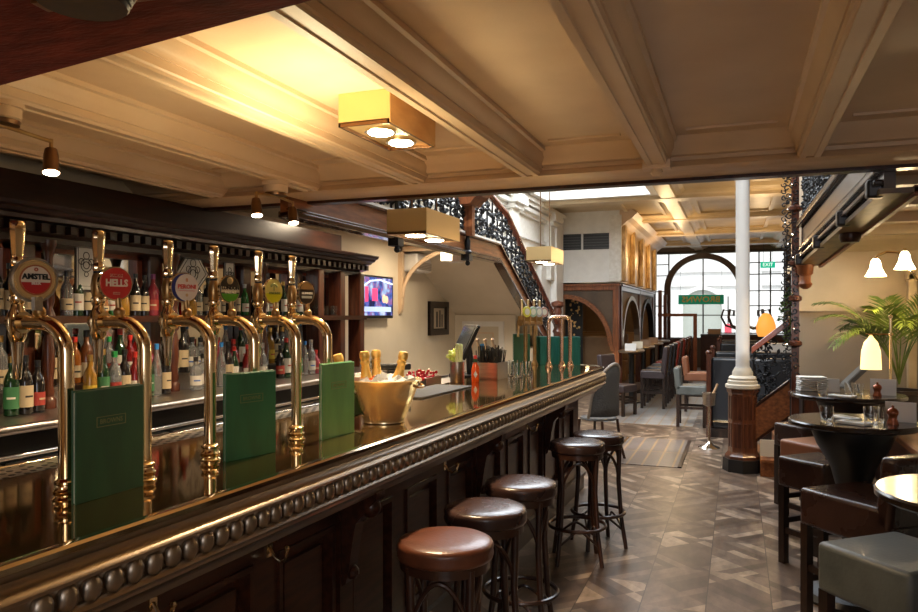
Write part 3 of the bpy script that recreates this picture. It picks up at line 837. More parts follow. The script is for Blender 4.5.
MB().box(-.10, .10, -.12, .12, 0, .008).box(-.10, -.095, -.12, .12, 0, .125).box(.095, .10, -.12, .12, 0, .125).box(-.1, .1, -.12, -.115, 0, .125).box(-.1, .1, .115, .12, 0, .125).box(-.1, .1, -.003, .003, 0, .12).build('box', M['steel'], cd, smooth=0)
b = MB()
for k in range(90):
    x, y = random.uniform(-.08, .085), random.uniform(-.10, .10)
    b.tube([(x, y, .01), (x + random.uniform(-.02, .03), y + random.uniform(-.02, .03), .20 + random.random() * .05)], .004, 5)
tag(b.build('drinking_straws', M['black'], None), 'dense bunch of black straws standing in the steel box', 'straws', kind='stuff').location = (-1.75, 5.33, 1.14)
wd = colm((.45, .33, .22), .5)
for k, (dx, dz) in enumerate(((-.06, .0), (-.01, .02), (.04, -.02))):
    o = MB().tube([(0, 0, 0), (-.05, 0, .26)], .011, 10).ball((-.052, 0, .27), .016, 10).build('muddler', wd, None)
    o.location = (-1.75 + dx, 5.36 + k * .03, 1.155 + dz * 0)
    tag(o, ('pale wooden muddler leaning leftmost among the straws', 'pale wooden muddler leaning in the middle of straws', 'pale wooden muddler leaning rightmost among the straws')[k], 'bar tool', 'wooden muddlers in the steel box')
fb = thing('garnish_tray', 'low steel garnish tray heaped with red berries', 'tray', (-2.05, 4.75, 1.10), BR)
MB().box(-.08, .08, -.13, .13, 0, .008).box(-.08, -.075, -.13, .13, 0, .09).box(.075, .08, -.13, .13, 0, .09).box(-.08, .08, -.13, -.125, 0, .09).box(-.08, .08, .125, .13, 0, .09).build('tray', M['steel'], fb, smooth=0)
b = MB()
for k in range(60): b.ball((random.uniform(-.08, .07), random.uniform(-.17, .12), .07 + random.random() * .06), .012, 6)
o = tag(b.build('berries', mat('red_berries', (.45, .01, .02), .25), None), 'loose heap of red berries on garnish tray', 'berries', kind='stuff'); o.location = (-2.05, 4.75, 1.10)
for k, (x, y) in enumerate(((-1.60, 5.55), (-1.70, 5.66), (-1.58, 5.75), (-1.72, 5.85))):
    tumbler((x, y, 1.14), ['short clear tumbler next to steel straw box, closest to bar edge', 'clear tumbler behind the closest one by steel box', 'clear tumbler third along from straw box', 'clear tumbler furthest from the straw box'][k], 'clear tumblers beyond the straw box', .04, .11)
wine_glass((-1.84, 5.75, 1.14), 'stemmed glass standing behind the clear tumblers')
# till
pos = thing('till_screen', 'black till touchscreen tilted back on stand behind the bar', 'till', (-2.10, 5.72, 1.101), .62)
mx = Matrix.Translation((0, 0, .30)) @ Matrix.Rotation(.45, 4, 'Y')
MB().box(-.012, .02, -.19, .19, -.15, .15, mx).build('screen_body', M['black'], pos, bevel=.006)
MB().box(-.016, -.012, -.17, .17, -.13, .13, mx).build('screen', mat('dark_screen', (.02, .025, .03), .08), pos)
MB().box(-.10, .12, -.12, .12, 0, .03).tube([(.05, 0, .03), (.04, 0, .2), (.02, 0, .32)], .03, 8).build('stand', M['black'], pos)
tp = thing('till_printer', 'black receipt printer between the till and straw box', 'printer', (-2.08, 6.15, 1.101), .1)
MB().box(-.10, .10, -.14, .14, 0, .16).build('printer_body', M['black'], tp, bevel=.02)
MB().box(-.04, .06, -.06, .06, .16, .165).build('paper_slot', M['steel'], tp)
el = tag(MB().box(-.10, .12, -.03, .03, .16, .20).box(-.035, .03, -.025, .025, 0, .16).build('bottle_press', M['black'], None, bevel=.01), 'dark wooden T-shaped press standing behind the ice bucket', 'bar tool')
el.location = (-2.12, 4.40, 1.10); el.rotation_euler.z = .6

# ------------------------------------------------------------------ far taps and menus on the bar end
def slim_tap(root, two=False):
    MB().lathe([(.035, 0), (.035, .01), (.024, .03), (.02, .05)], (0, 0, 0), 14).tube([(0, 0, .03), (0, 0, .38)], .017, 12).build('fount', M['old_brass'], root)


ft = thing('beer_tap_rail', 'brass tap rail on two legs with four handles near far bar end', 'beer tap', (-1.83, 6.62, 1.14), BR)
for y_ in (0, .30): MB().lathe([(.035, 0), (.035, .01), (.024, .03), (.02, .05)], (0, y_, 0), 14).tube([(0, y_, .03), (0, y_, .40)], .018, 12).build('leg', M['old_brass'], ft)
MB().tube([(0, -.16, .40), (0, .52, .40)], .022, 12).build('rail', M['old_brass'], ft)
for k, (y_, c_) in enumerate(((-.13, (.62, .60, .06)), (.07, (.30, .45, .35)), (.27, (.35, .36, .38)), (.46, (.45, .25, .2)))):
    MB().lathe([(.010, 0), (.015, .03), (.011, .05), (.017, .16), (.001, .165)], (0, y_, .46), 8).build('handle', M['brass'], ft)
    MB().tube([(-.03, y_, .43), (-.03, y_, .28)], .012, 8).box(-.03, .03, y_ - .015, y_ + .015, .39, .47).build('tap_body', M['old_brass'], ft)
    bo = MB().lathe([(.05, -.006), (.052, 0), (.05, .006)], (0, 0, 0), 24, mx=face_plus_x(.03, y_ + .07, .51, -.5)).build('badge', colm(c_, .3), ft)
    MB().lathe([(.03, .006), (.03, .008)], (0, 0, 0), 20, mx=face_plus_x(.03, y_ + .07, .51, -.5)).build('badge_face', colm((.7, .7, .6), .3), bo)
for k, (x, y, h, lb) in enumerate(((-1.62, 6.66, .40, 'rose gold U-shaped pipe tap with linked tops by teal menus'),)):
    t = thing('pipe_tap', lb, 'beer tap', (x, y, 1.14), -.55)
    rg = mat('rose_brass', (.66, .45, .33), .22, 1)
    for j, y_ in enumerate((0, .17, .28)):
        MB().lathe([(.036, 0), (.036, .008), (.026, .03), (.022, .05)], (0, y_, 0), 14).build('collar', rg, t)
    MB().tube([(0, 0, .03), (0, 0, h)] + arc((.06, h), .06, PI, PI / 2, 5, lambda u, v: (0, u, v)) + arc((.22, h), .06, PI / 2, 0, 5, lambda u, v: (0, u, v)) + [(0, .28, .03)], .018, 12).build('pipe', rg, t)
    MB().tube([(0, .17, .03), (0, .17, h + .05)], .016, 12).build('centre_pipe', rg, t)
menu((-1.90, 6.75, 1.14), .0, .20, .30, M['green'], 'mid green menu standing behind the brass tap rail', False).rotation_euler.z = -.6
menu((-1.78, 7.02, 1.14), -1.0, .16, .27, M['green'], 'narrow green menu left of the teal menus at bar end', False)
menu((-1.70, 7.03, 1.14), -1.15, .19, .27, M['teal'], 'teal menu behind the pipe tap at the bar end', False)
menu((-1.50, 7.00, 1.14), -1.15, .21, .27, M['teal'], 'teal menu furthest right at the bar end', False)

# ================================================================== BACK BAR
bb_ = thing('back_bar', 'dark carved wooden back bar with mirrors, dentil cornice and steel worktop', 'back bar', (-4.0, 1, 0))
BY0, BY1 = -.4, 7.22
CZ = -.07


def bbp(b, nm, m, **k):
    o = b.build(nm, m, bb_, **k); o.matrix_parent_inverse = Matrix.Translation((4.0, -1, 0)); return o


b = MB().prism([(-4.18, 2.05), (-3.86, 2.05), (-3.86, 2.085), (-3.80, 2.10), (-3.80, 2.155), (-3.74, 2.165), (-3.72, 2.185), (-3.69, 2.195), (-3.68, 2.215), (-3.65, 2.225), (-3.64, 2.245), (-3.64, 2.255), (-4.18, 2.255)], BY0, BY1, 'y')
b.prism([(-4.18, 2.275), (-3.82, 2.275), (-3.82, 2.44), (-4.18, 2.44)], BY0, BY1 - .5, 'y')
bbp(b, 'cornice', mat('cornice_black_wood', (.012, .005, .004), .3, col2=(.028, .010, .006), scale=6, stretch=(6, .8, 6), spec=.35), smooth=20)
y = BY0 + .05
d0 = bbp(MB().box(-3.80, -3.755, y, y + .05, 2.172 + CZ, 2.222 + CZ), 'dentil', mat('cornice_black_wood', (.012, .005, .004), .3), smooth=0)
while y < BY1 - .1:
    y += .1
    o = d0.copy(); COL.objects.link(o); o.location.y += y - BY0 - .05
bbp(MB().box(-4.19, -4.17, BY0, BY1, .9, 2.12), 'back_board', M['wood'], smooth=0)
edges = [-.2, .75, 1.6, 2.45, 3.30, 4.36, 5.46, 6.30, 6.72, 7.14]
for i in range(len(edges) - 1):
    a, c = edges[i] + .06, edges[i + 1] - .06
    if i < 8 or True:
        bbp(MB().box(-4.165, -4.155, a, c, 1.08, 2.07), 'mirror', M['mirror'], smooth=0)
    fr = MB().box(-4.155, -4.12, a, a + .09, 1.64, 2.05).box(-4.155, -4.12, c - .05, c, 1.64, 2.05).box(-4.155, -4.12, a, c, 2.02, 2.07)
    bbp(fr, 'mirror_frame', M['iron_red'], smooth=0)
post = [(.045, 0), (.045, .05), (.03, .07), (.036, .10), (.028, .14), (.036, .26), (.030, .40), (.022, .44), (.038, .46), (.038, .52), (.038, .56), (.024, .60), (.034, .64), (.030, .74), (.024, .90), (.036, .96), (.045, .98), (.045, 1.01)]
for i, y in enumerate(edges):
    bbp(MB().lathe(post, (-3.88, y, 1.06), 14).box(-4.15, -4.05, y - .05, y + .05, 1.06, 2.07), 'post', M['wood_z'])
    if i >= 7: bbp(MB().box(-3.95, -3.80, y - .05, y + .05, 1.06, 2.07), 'square_post', M['wood_z'], bevel=.01)
bbp(MB().box(-4.15, -3.80, BY0, BY1, 1.585, 1.612).box(-3.80, -3.79, BY0, BY1, 1.57, 1.615), 'shelf', M['wood'], smooth=0)
bbp(MB().box(-4.15, -3.88, BY0, 6.65, 1.06, 1.18), 'bottle_step', M['steel'], smooth=0)
b = MB().box(-4.16, -3.46, BY0, BY1, 1.02, 1.06).tube([(-3.455, BY0, 1.035), (-3.455, BY1, 1.035)], .026, 10)
bbp(b, 'worktop', M['steel'])
bbp(MB().box(-4.16, -3.60, BY0, BY1, .0, 1.02), 'base_cabinet', M['black'], smooth=0)
b = MB().tube([(-3.53, BY0, .88), (-3.53, BY1, .88)], .014, 10)
bbp(b, 'rail', M['chrome'])
y = -.2
while y < 7.3:
    o = bbp(MB().box(-3.60, -3.56, y, y + .56, .12, .84), 'fridge_door', M['steel'], smooth=0, bevel=.006)
    q = MB().box(-3.56, -3.557, y + .38, y + .48, .74, .79).build('sticker', M['offwhite'], o, smooth=0)
    q.matrix_parent_inverse = Matrix.Identity(4)
    y += .6
# etched lozenge panels
for k, (y, s_) in enumerate(((4.62, .17), (5.06, .11), (3.62, .13))):
    F = face_plus_x(-3.93, y, 1.94, 0)
    fr = MB()
    sq = [(0, s_ * 1.25), (s_, 0), (0, -s_ * 1.0), (-s_, 0)] if k == 0 else [(-s_ * .55, s_ * 1.2), (s_ * .55, s_ * 1.2), (s_ * .55, -s_ * 1.2), (-s_ * .55, -s_ * 1.2)]
    root = fr.prism([(a * 1.12, b_ * 1.12) for a, b_ in sq], -.01, 0, 'z', F).build('etched_panel', M['black_wood'], None, smooth=0)
    MB().prism(sq, 0, .004, 'z', F).build('etched_glass', M['etched'], root, smooth=0)
    b = MB()
    for (cx, cy, r) in ((0, 0, .055), (0, 0, .03), (.05, .03, .025), (-.05, .03, .025), (0, .08, .03), (0, -.075, .02)):
        r *= s_ / .17; cx *= s_ / .17; cy *= s_ / .17
        b.tube([(cx + r * math.cos(2 * PI * i / 14), cy + r * math.sin(2 * PI * i / 14), .005) for i in range(14)], .003, 4, closed=True)
    b.tube([(p[0] * .86, p[1] * .86, .005) for p in sq], .003, 4, closed=True)
    b.v = [tuple(F @ Vector(v)) for v in b.v]
    b.build('etched_pattern', M['black'], root)
    tag(root, ['white etched glass lozenge hanging above the bottles', 'narrow etched glass panel right of the white lozenge', 'narrow etched glass panel left of the white lozenge'][k], 'glass panel')
nt = tag(MB().box(0, .004, -.10, .10, -.16, .16).build('notice', M['offwhite'], None), 'cream notice sheet propped in the end bay of back bar', 'notice')
nt.location = (-3.97, 6.93, 1.78); nt.rotation_euler = (0, -.1, -.1)

# ------------------------------------------------------------------ bottles
KP = {
    'spirit': [(.030, 0), (.036, .004), (.037, .02), (.037, .165), (.030, .19), (.0155, .215), (.0135, .26)],
    'wine': [(.030, 0), (.0355, .004), (.0365, .17), (.028, .205), (.014, .235), (.0135, .285)],
    'square': [(.036, 0), (.041, .004), (.042, .14), (.036, .16), (.016, .18), (.015, .215)],
    'slim': [(.026, 0), (.030, .004), (.031, .15), (.022, .21), (.012, .25), (.0115, .29)],
    'squat': [(.040, 0), (.047, .008), (.048, .08), (.040, .125), (.018, .155), (.015, .20)],
}
GL = {'clear': ((.80, .84, .86), .85), 'green': ((.02, .16, .03), .3), 'dark green': ((.008, .03, .01), 0), 'amber': ((.32, .10, .015), .35), 'dark': ((.012, .010, .010), 0),
      'red': ((.22, .008, .008), .3), 'blue': ((.06, .16, .45), .4), 'golden': ((.42, .22, .03), .4), 'pink': ((.45, .06, .09), .5), 'brown': ((.10, .035, .012), 0)}
LBC = {'white': (.55, .53, .47), 'cream': (.46, .37, .23), 'yellow': (.50, .36, .03), 'red': (.30, .03, .02), 'orange': (.32, .08, .02), 'black': (.02, .02, .02), 'green': (.03, .14, .05), 'blue': (.05, .12, .40)}
CPC = {'black': (.015, .015, .015), 'gold': (.62, .40, .12), 'red': (.50, .03, .02), 'white': (.7, .7, .68), 'silver': (.5, .5, .5), 'green': (.02, .25, .06), 'blue': (.03, .20, .55), 'purple': (.22, .04, .18)}
protos = {}


def bottle_proto(shape, gl, lb, cp):
    k = (shape, gl, lb, cp)
    if k in protos: return protos[k]
    p = KP[shape]; seg = 4 if shape == 'square' else 12
    col, tr = GL[gl]
    g = mat('bottle_%s_glass' % gl.replace(' ', '_'), col, .06, trans=tr, coat=.3)
    t = thing('liquor_bottle', '', 'bottle', (0, 0, 0))
    MB().lathe(p, (0, 0, 0), 12).build('bottle_body', g, t)
    r, z = p[-1]
    MB().lathe([(r + .002, z - .012), (r + .003, z + .022), (.001, z + .023)], (0, 0, 0), 10).build('cap', colm(CPC[cp], .35, 0, 1 if cp in ('gold', 'silver') else 0), t)
    if lb:
        rr = p[2][0] + .0008; h0, h1 = .038, p[3][1] - .055
        n = 10; vs = []; fs = []
        for i in range(n + 1):
            a = -1.35 + 2.7 * i / n
            for zz in (h0, h1): vs.append((rr * math.cos(a), rr * math.sin(a), zz))
        for i in range(n): fs.append((2 * i, 2 * i + 2, 2 * i + 3, 2 * i + 1))
        l = MB().add(vs, fs).build('paper_label', colm(LBC[lb], .6), t)
        b = MB(); vs = []; fs = []
        zc = (h0 + h1) / 2; rr += .0006
        for i in range(n + 1):
            a = -.55 + 1.1 * i / n
            for zz in (zc - .006, zc + .004): vs.append((rr * math.cos(a), rr * math.sin(a), zz))
        for i in range(n): fs.append((2 * i, 2 * i + 2, 2 * i + 3, 2 * i + 1))
        b.add(vs, fs).build('label_band', colm(LBC[{'white': 'blue' if gl == 'clear' else 'red', 'cream': 'black', 'yellow': 'red', 'orange': 'white', 'black': 'cream', 'red': 'cream', 'green': 'white', 'blue': 'white'}[lb]], .6), l)
    protos[k] = t; t['used'] = 0
    return t


ORD = ['first', 'second', 'third', 'fourth', 'fifth', 'sixth', 'seventh', 'eighth', 'ninth', 'tenth', 'eleventh', 'twelfth', 'thirteenth', 'fourteenth', 'fifteenth', 'sixteenth', 'seventeenth', 'eighteenth', 'nineteenth', 'twentieth']
kinds_up = [('wine', 'dark', 'cream', 'black'), ('wine', 'dark', 'cream', 'black'), ('square', 'dark', 'black', 'gold'), ('spirit', 'green', 'white', 'white'), ('spirit', 'clear', 'cream', 'black'), ('spirit', 'red', 'cream', 'red'),
            ('wine', 'dark green', 'white', 'gold'), ('squat', 'amber', 'cream', 'black'), ('spirit', 'green', 'cream', 'green'), ('squat', 'golden', None, 'gold'), ('spirit', 'amber', 'white', 'black'), ('spirit', 'pink', 'red', 'purple'), ('spirit', 'amber', 'cream', 'gold')]
kinds_lo = [('wine', 'dark green', 'green', 'gold'), ('spirit', 'clear', 'white', 'silver'), ('spirit', 'golden', 'yellow', 'gold'), ('spirit', 'clear', 'cream', 'gold'), ('wine', 'dark green', 'white', 'red'), ('spirit', 'red', 'white', 'red'),
            ('spirit', 'dark', 'red', 'black'), ('square', 'clear', 'white', 'black'), ('spirit', 'amber', 'cream', 'red'), ('slim', 'clear', None, 'blue'), ('squat', 'pink', 'red', 'red'), ('spirit', 'clear', 'red', 'green'), ('spirit', 'brown', 'cream', 'black'), ('wine', 'dark', 'cream', 'black')]
cnt = {}


def place_bottle(kind, x, y, z, row, sc):
    p = bottle_proto(*kind)
    sh, gl, lb, cp = kind
    k = (row, kind); cnt[k] = cnt.get(k, 0) + 1
    n = cnt[k] - 1
    word = {'spirit': 'straight', 'wine': 'tall', 'square': 'square', 'slim': 'slender', 'squat': 'squat'}[sh]
    lab = '%s %s bottle, %s cap, %s, %s such from left on %s' % (word, gl, cp, lb + ' label' if lb else 'unlabelled', ORD[min(n, 19)], row)
    if not p['used']:
        o = p; p['used'] = 1; o.location = (x, y, z); o.rotation_euler = (0, 0, random.uniform(-.9, .1))
    else: o = dup(p, (x, y, z), random.uniform(-.9, .1))
    o.scale = (sc, sc, sc); o['label'] = lab; o['group'] = 'bottles on %s' % row


rb_ = random.Random(4)


def near_post(y): return any(abs(y - e) < .085 for e in edges)


rows = (('upper shelf', -3.95, 1.613, 2.55, 6.2, .092, kinds_up, 1.0), ('worktop step', -3.97, 1.181, 2.35, 6.6, .080, kinds_lo, 1.12), ('worktop front', -3.78, 1.061, 2.3, 6.3, .090, kinds_lo, 1.08))
for ri, (row, x, z, y0, y1, st, kinds, sc) in enumerate(rows):
    y = y0; lim = 0
    while y < y1:
        if not near_post(y):
            if rb_.random() > (.12 if ri == 2 else .03):
                k = kinds[rb_.randrange(len(kinds))]
                if ri == 0 and y < 3.2: k = kinds_up[0]
                if ri == 1 and y > 5.9: k = ('slim', 'clear', None, 'blue')
                if ri == 2 and y < 3.0: k = kinds_lo[0] if rb_.random() < .6 else ('spirit', 'dark', 'red', 'black')
                rad = KP[k[0]][2][0] * sc * 1.09
                y = max(y, lim + rad); lim = y + rad
                place_bottle(k, x + rb_.uniform(-.015, .02), y, z, row, sc * rb_.uniform(.92, 1.08))
        y += st * rb_.uniform(.92, 1.15)
for k in range(7):
    tumbler((-3.9 + (k % 2) * .06, 6.16 + k * .075 + (.22 if k > 1 else 0), 1.613), 'small clear glass stacked at the right end of the upper shelf', 'clear glasses at the end of the upper shelf', .034, .10)

# ================================================================== SPOTLIGHTS AND LIGHT BOXES
def spot_head(root, x, y, ztop, rz, name):
    tz = ztop
    MB().cyl((x, y, tz), (x, y, tz - .07), .008, 8).build('arm', M['old_brass'], root)
    mx = Matrix.Translation((x, y, tz - .09)) @ Matrix.Rotation(-.22, 4, 'Y') @ Matrix.Rotation(-.18, 4, 'X')
    MB().lathe([(.004, .055), (.024, .050), (.030, .02), (.032, -.045), (.036, -.055), (.033, -.056), (.028, -.04), (.001, -.038)], (0, 0, 0), 18, mx=mx).build('lamp_head', M['bronze'], root)
    MB().lathe([(.031, -.057), (.001, -.060)], (0, 0, 0), 16, mx=mx, cap=False).build('lamp_lens', glow('spot_lens', (1, .86, .62), 40), root)


def track(name, loc, offs, label):
    t = thing('spotlight_bar', label, 'spotlight', loc)
    MB().lathe([(.085, 0), (.085, -.02), (.075, -.022), (.075, -.06), (.06, -.07)], (0, 0, 0), 24).build('ceiling_rose', M['cream'], t)
    MB().lathe([(.070, -.068), (.068, -.085), (.001, -.088)], (0, 0, 0), 24).build('trim_ring', M['bronze'], t)
    a, c = offs[0], offs[-1]
    MB().tube([(a[0], a[1], -.10), (0, 0, -.085), (c[0], c[1], -.10)], .009, 8).build('bar', M['old_brass'], t)
    for o in offs:
        spot_head(t, o[0], o[1], -.09, 0, 't')
    return t


track('a', (-2.70, 2.08, ZB), [(0, -.23), (0, .23)], 'ceiling spotlight bar with one lit lamp at top left')
track('b', (-2.70, 3.93, ZB), [(0, -.20), (0, .19)], 'twin lamp spotlight bar hanging over the back bar cornice')
for (x, y, z) in ((-2.68, 2.31, 2.20), (-2.68, 3.73, 2.20), (-2.68, 4.12, 2.20), (-2.68, 1.85, 2.20)):
    light('spotlight_lamp', 'SPOT', (x, y, z), 45, WARM2, .025, (0, .62, 0), angle=1.55, blend=.6)


def light_box(loc, sx, sy, sz, label, lamps, power, wood=True, rods=0):
    t = thing('ceiling_light_box', label, 'ceiling light', loc, 0, 'brass clad downlight boxes')
    # open box of four sides, bottom plate recessed
    body = MB().box(-sx / 2, sx / 2, -sy / 2, sy / 2, .015, sz)
    body.build('box', M['brass_box'], t, smooth=0)
    MB().box(sx / 2, sx / 2 + .004, -sy / 2, sy / 2, .002, sz).build('side_panel', M['side_wood'] if wood else M['brass_box'], t, smooth=0)
    fr = MB().box(-sx / 2, sx / 2, -sy / 2, -sy / 2 + .01, 0, .02).box(-sx / 2, sx / 2, sy / 2 - .01, sy / 2, 0, .02).box(-sx / 2, -sx / 2 + .01, -sy / 2, sy / 2, 0, .02).box(sx / 2 - .01, sx / 2, -sy / 2, sy / 2, 0, .02)
    fr.build('frame', M['bronze'], t, smooth=0)
    for (x, y) in lamps:
        r = sx * .29
        MB().lathe([(r, .004), (r * 1.02, -.004), (r * .84, -.004), (r * .82, .006)], (x, y, .008), 28).build('lamp_ring', M['chrome'], t)
        MB().lathe([(r * .83, .003), (r * .7, -.004), (.001, -.006)], (x, y, .0), 24, cap=False).build('lamp_lens', glow('box_lens', (1, .90, .66), 26), t)
    if rods:
        b = MB()
        for y in (-sy * .35, sy * .35): b.cyl((0, y, sz), (0, y, sz + rods), .006, 8)
        b.build('hanging_rods', M['bronze'], t)
    return t


M['brass_box'] = mat('brass_sheet', (.80, .58, .27), .30, .75, bump=.03, scale=6)
M['side_wood'] = mat('golden_burr_wood', (.50, .27, .09), .3, col2=(.66, .40, .16), scale=5, stretch=(1, 1, 3), coat=.4)
light_box((-1.53, 3.14, 2.452), .25, .51, .147, 'brass clad ceiling box with two bright round lamps near bar', [(0, -.09), (0, .13)], 50)
light_box((-2.31, 5.38, 2.225), .32, .70, .19, 'suspended brass light box beside the gallery fascia, in front of ironwork', [(0, -.18), (0, .2)], 40, False, 1.3)
light_box((-2.36, 9.5, 2.30), .32, .70, .19, 'distant brass light box hanging over the far bar taps', [(0, -.18), (0, .2)], 40, False, 1.2)
for (x, y, z, p) in ((-1.53, 3.06, 2.43, 95), (-1.53, 3.28, 2.43, 95), (-2.33, 5.2, 2.20, 45), (-2.33, 5.58, 2.20, 45), (-2.36, 9.32, 2.27, 45), (-2.36, 9.7, 2.27, 45)):
    light('downward_spot', 'SPOT', (x, y, z), p, WARM2, .05, (0, 0, 0), angle=2.2, blend=.7)
# added area light: stands in for the bar top's reflection on the ceiling
light('added_ceiling_uplight', 'AREA', (-1.60, 2.62, 2.12), 9, (1, .80, .46), .30, (PI, 0, 0), .5)
# unseen spots added behind the camera, warming the near room by bounce
for (x, y) in ((-1.53, -.7), (-1.53, -2.0), (.75, .3), (.75, -1.8)):
    light('downward_spot', 'SPOT', (x, y, 2.43), 75 if x < 0 else 12, WARM2, .08, (0, 0, 0), angle=2.6, blend=.8)

# ================================================================== SIDE GALLERY (left), its stair and ironwork
def spiral(cx, cy, r, a0, turns, n=16, sg=1):
    return [(cx + r * (1 - .85 * i / n) * math.cos(a0 + sg * turns * 2 * PI * i / n), cy + r * (1 - .85 * i / n) * math.sin(a0 + sg * turns * 2 * PI * i / n)) for i in range(n + 1)]


def scrollwork(f, u0, u1, lo, hi, cell=.17, rad=.0085, seed=1, leaves=True):
    """scroll ironwork in the (u,v) sheet f, between heights lo(u) and hi(u)"""
    R = random.Random(seed); b = MB()
    nu = int((u1 - u0) / cell)
    for i in range(nu):
        u = u0 + (i + .5) * cell; l, h = lo(u), hi(u)
        nv = max(1, int(round((h - l) / cell))); cv = (h - l) / nv
        b.tube([f(u - cell / 2, lo(u - cell / 2)), f(u - cell / 2, hi(u - cell / 2))], rad * .9, 4)
        for j in range(nv):
            v = l + (j + .5) * cv; s_ = 1 if (i + j) % 2 else -1; t = R.uniform(-.3, .3)
            r = cell * .27
            dx, dy = cell * .20 * s_, cv * .22
            a1 = math.atan2(-dy, -dx)
            b.tube([f(*p) for p in spiral(u + dx, v + dy, r, a1 + t, 1.15, sg=s_)], rad, 4)
            b.tube([f(*p) for p in spiral(u - dx, v - dy, r, a1 + PI + t, 1.15, sg=s_)], rad, 4)
            if leaves:
                for q in range(6):
                    a = R.uniform(0, 6.3); rr = R.uniform(.2, .48) * cell
                    p = f(u + rr * math.cos(a), v + rr * math.sin(a)); p2 = f(u + (rr + .045) * math.cos(a + .5), v + (rr + .045) * math.sin(a + .5))
                    b.tube([p, ((p[0] + p2[0]) / 2, (p[1] + p2[1]) / 2, (p[2] + p2[2]) / 2), p2], [.003, rad * 2.1, .002], 4)
    return b


GX = -2.90
gal = thing('gallery_balustrade', 'gallery balustrade of black scrolled ironwork with polished wood fascia, left over the bar', 'balustrade', (GX, 4.8, 2.31))


def gp(b, nm, m, par=None, root=None, **k):
    o = b.build(nm, m, par or root or gal, **k); o.matrix_parent_inverse = Matrix.Translation(-Vector((root or gal).location)) if par is None else Matrix.Identity(4); return o


def slope(y, y0, z0, y1, z1): return z0 + (z1 - z0) * (y - y0) / (y1 - y0)


SY0, SY1 = 9.20, 11.95         # stringer run of the stair
FB = lambda y: 2.31 if y < SY0 else slope(y, SY0, 2.31, 11.67, 1.14)      # fascia bottom
def band(y0, y1, z0, z1, x0, x1, b):          # band following the stringer, z given above fascia bottom
    ys = [y0] + ([SY0] if y0 < SY0 < y1 else []) + [y1]
    for a, c in zip(ys, ys[1:]):
        k = .02 if c > SY0 else 0
        b.add([(x0, a, FB(a) + z0), (x1, a, FB(a) + z0), (x1, c, FB(c) + z0), (x0, c, FB(c) + z0), (x0, a, FB(a) + z1), (x1, a, FB(a) + z1), (x1, c, FB(c) + z1), (x0, c, FB(c) + z1)],
              [(0, 3, 2, 1), (4, 5, 6, 7), (0, 1, 5, 4), (1, 2, 6, 5), (2, 3, 7, 6), (3, 0, 4, 7)])
    return b


gp(band(4.36, 4.72, 0, .135, GX - .06, GX, MB()), 'fascia', M['oak'], smooth=0)
gp(band(4.72, SY1, 0, .215, GX - .06, GX, MB()), 'fascia', M['oak'], smooth=0)
b = band(4.36, SY1, -.015, .03, GX - .08, GX + .04, MB()); band(4.36, SY1, .03, .055, GX - .02, GX + .02, b)
gp(b, 'lower_rail', mat('polished_dark_rail', (.05, .022, .014), .12, coat=.6), smooth=0, bevel=.008)
gp(band(4.72, SY1, .215, .235, GX - .08, GX + .03, MB()), 'ledge', M['wood'], smooth=0)
gp(band(4.75, 9.3, .235, .262, GX - .08, GX + .02, MB()), 'pale_string', M['white_paint'], smooth=0)
# handrail
hr = lambda y: 3.22 if y < 8.3 else (slope(y, 8.3, 3.22, 9.5, 2.98) if y < 9.5 else slope(y, 9.5, 2.98, 12.45, 1.50))
ys = [4.68, 6.5, 8.0, 8.3, 8.7, 9.1, 9.5, 9.9, 10.5, 11.2, 12.0, 12.45]
b = MB().tube([(GX, y, hr(y)) for y in ys], .048, 10)
gp(b, 'handrail', mat('mahogany_handrail', (.13, .030, .016), .22, col2=(.20, .05, .025), scale=6, coat=.5))
sc = scrollwork(lambda u, v: (GX - .01, u, v), 4.75, 12.0, lambda y: FB(y) + .27, lambda y: hr(y) - .05, .21, .0145, 3)
gp(sc, 'scroll_ironwork', M['iron'], smooth=60)
for y in (6.05, 7.92):
    b = MB().tube([(GX + .03, y, 2.22), (GX + .03, y, 3.2)], .022, 8).lathe([(.02, 0), (.05, .02), (.05, .04), (.03, .06), (.035, .16), (.02, .2)], (GX + .03, y, 2.30), 12)
    b.box(GX - .03, GX + .07, y - .06, y + .06, 2.24, 2.31).ball((GX + .03, y, 2.21), .03, 10)
    gp(b, 'iron_hanger', M['iron'])
b = MB().box(GX + .0, GX + .10, 7.87, 7.97, 2.52, 2.86).prism([(GX - .02, 2.86), (GX + .12, 2.86), (GX + .17, 2.92), (GX + .22, 2.95), (GX + .25, 3.01), (GX + .30, 3.03), (GX + .30, 3.16), (GX - .12, 3.16), (GX - .08, 2.95)], 7.74, 8.10, 'y')
gp(b, 'wooden_capital_post', M['oak_z'], smooth=20)
# newel at stair foot
nw = thing('stair_newel', 'dark turned wooden newel post at foot of the left stair', 'post', (GX, 12.55, 0))
MB().lathe([(.09, 0), (.09, .9), (.07, .95), (.07, 1.3), (.09, 1.34), (.06, 1.40), (.075, 1.46), (.10, 1.50), (.10, 1.56), (.06, 1.60), (.08, 1.66), (.07, 1.74), (.11, 1.78), (.11, 1.84), (.02, 1.87)], (0, 0, 0), 16).build('post', M['wood_z'], nw)
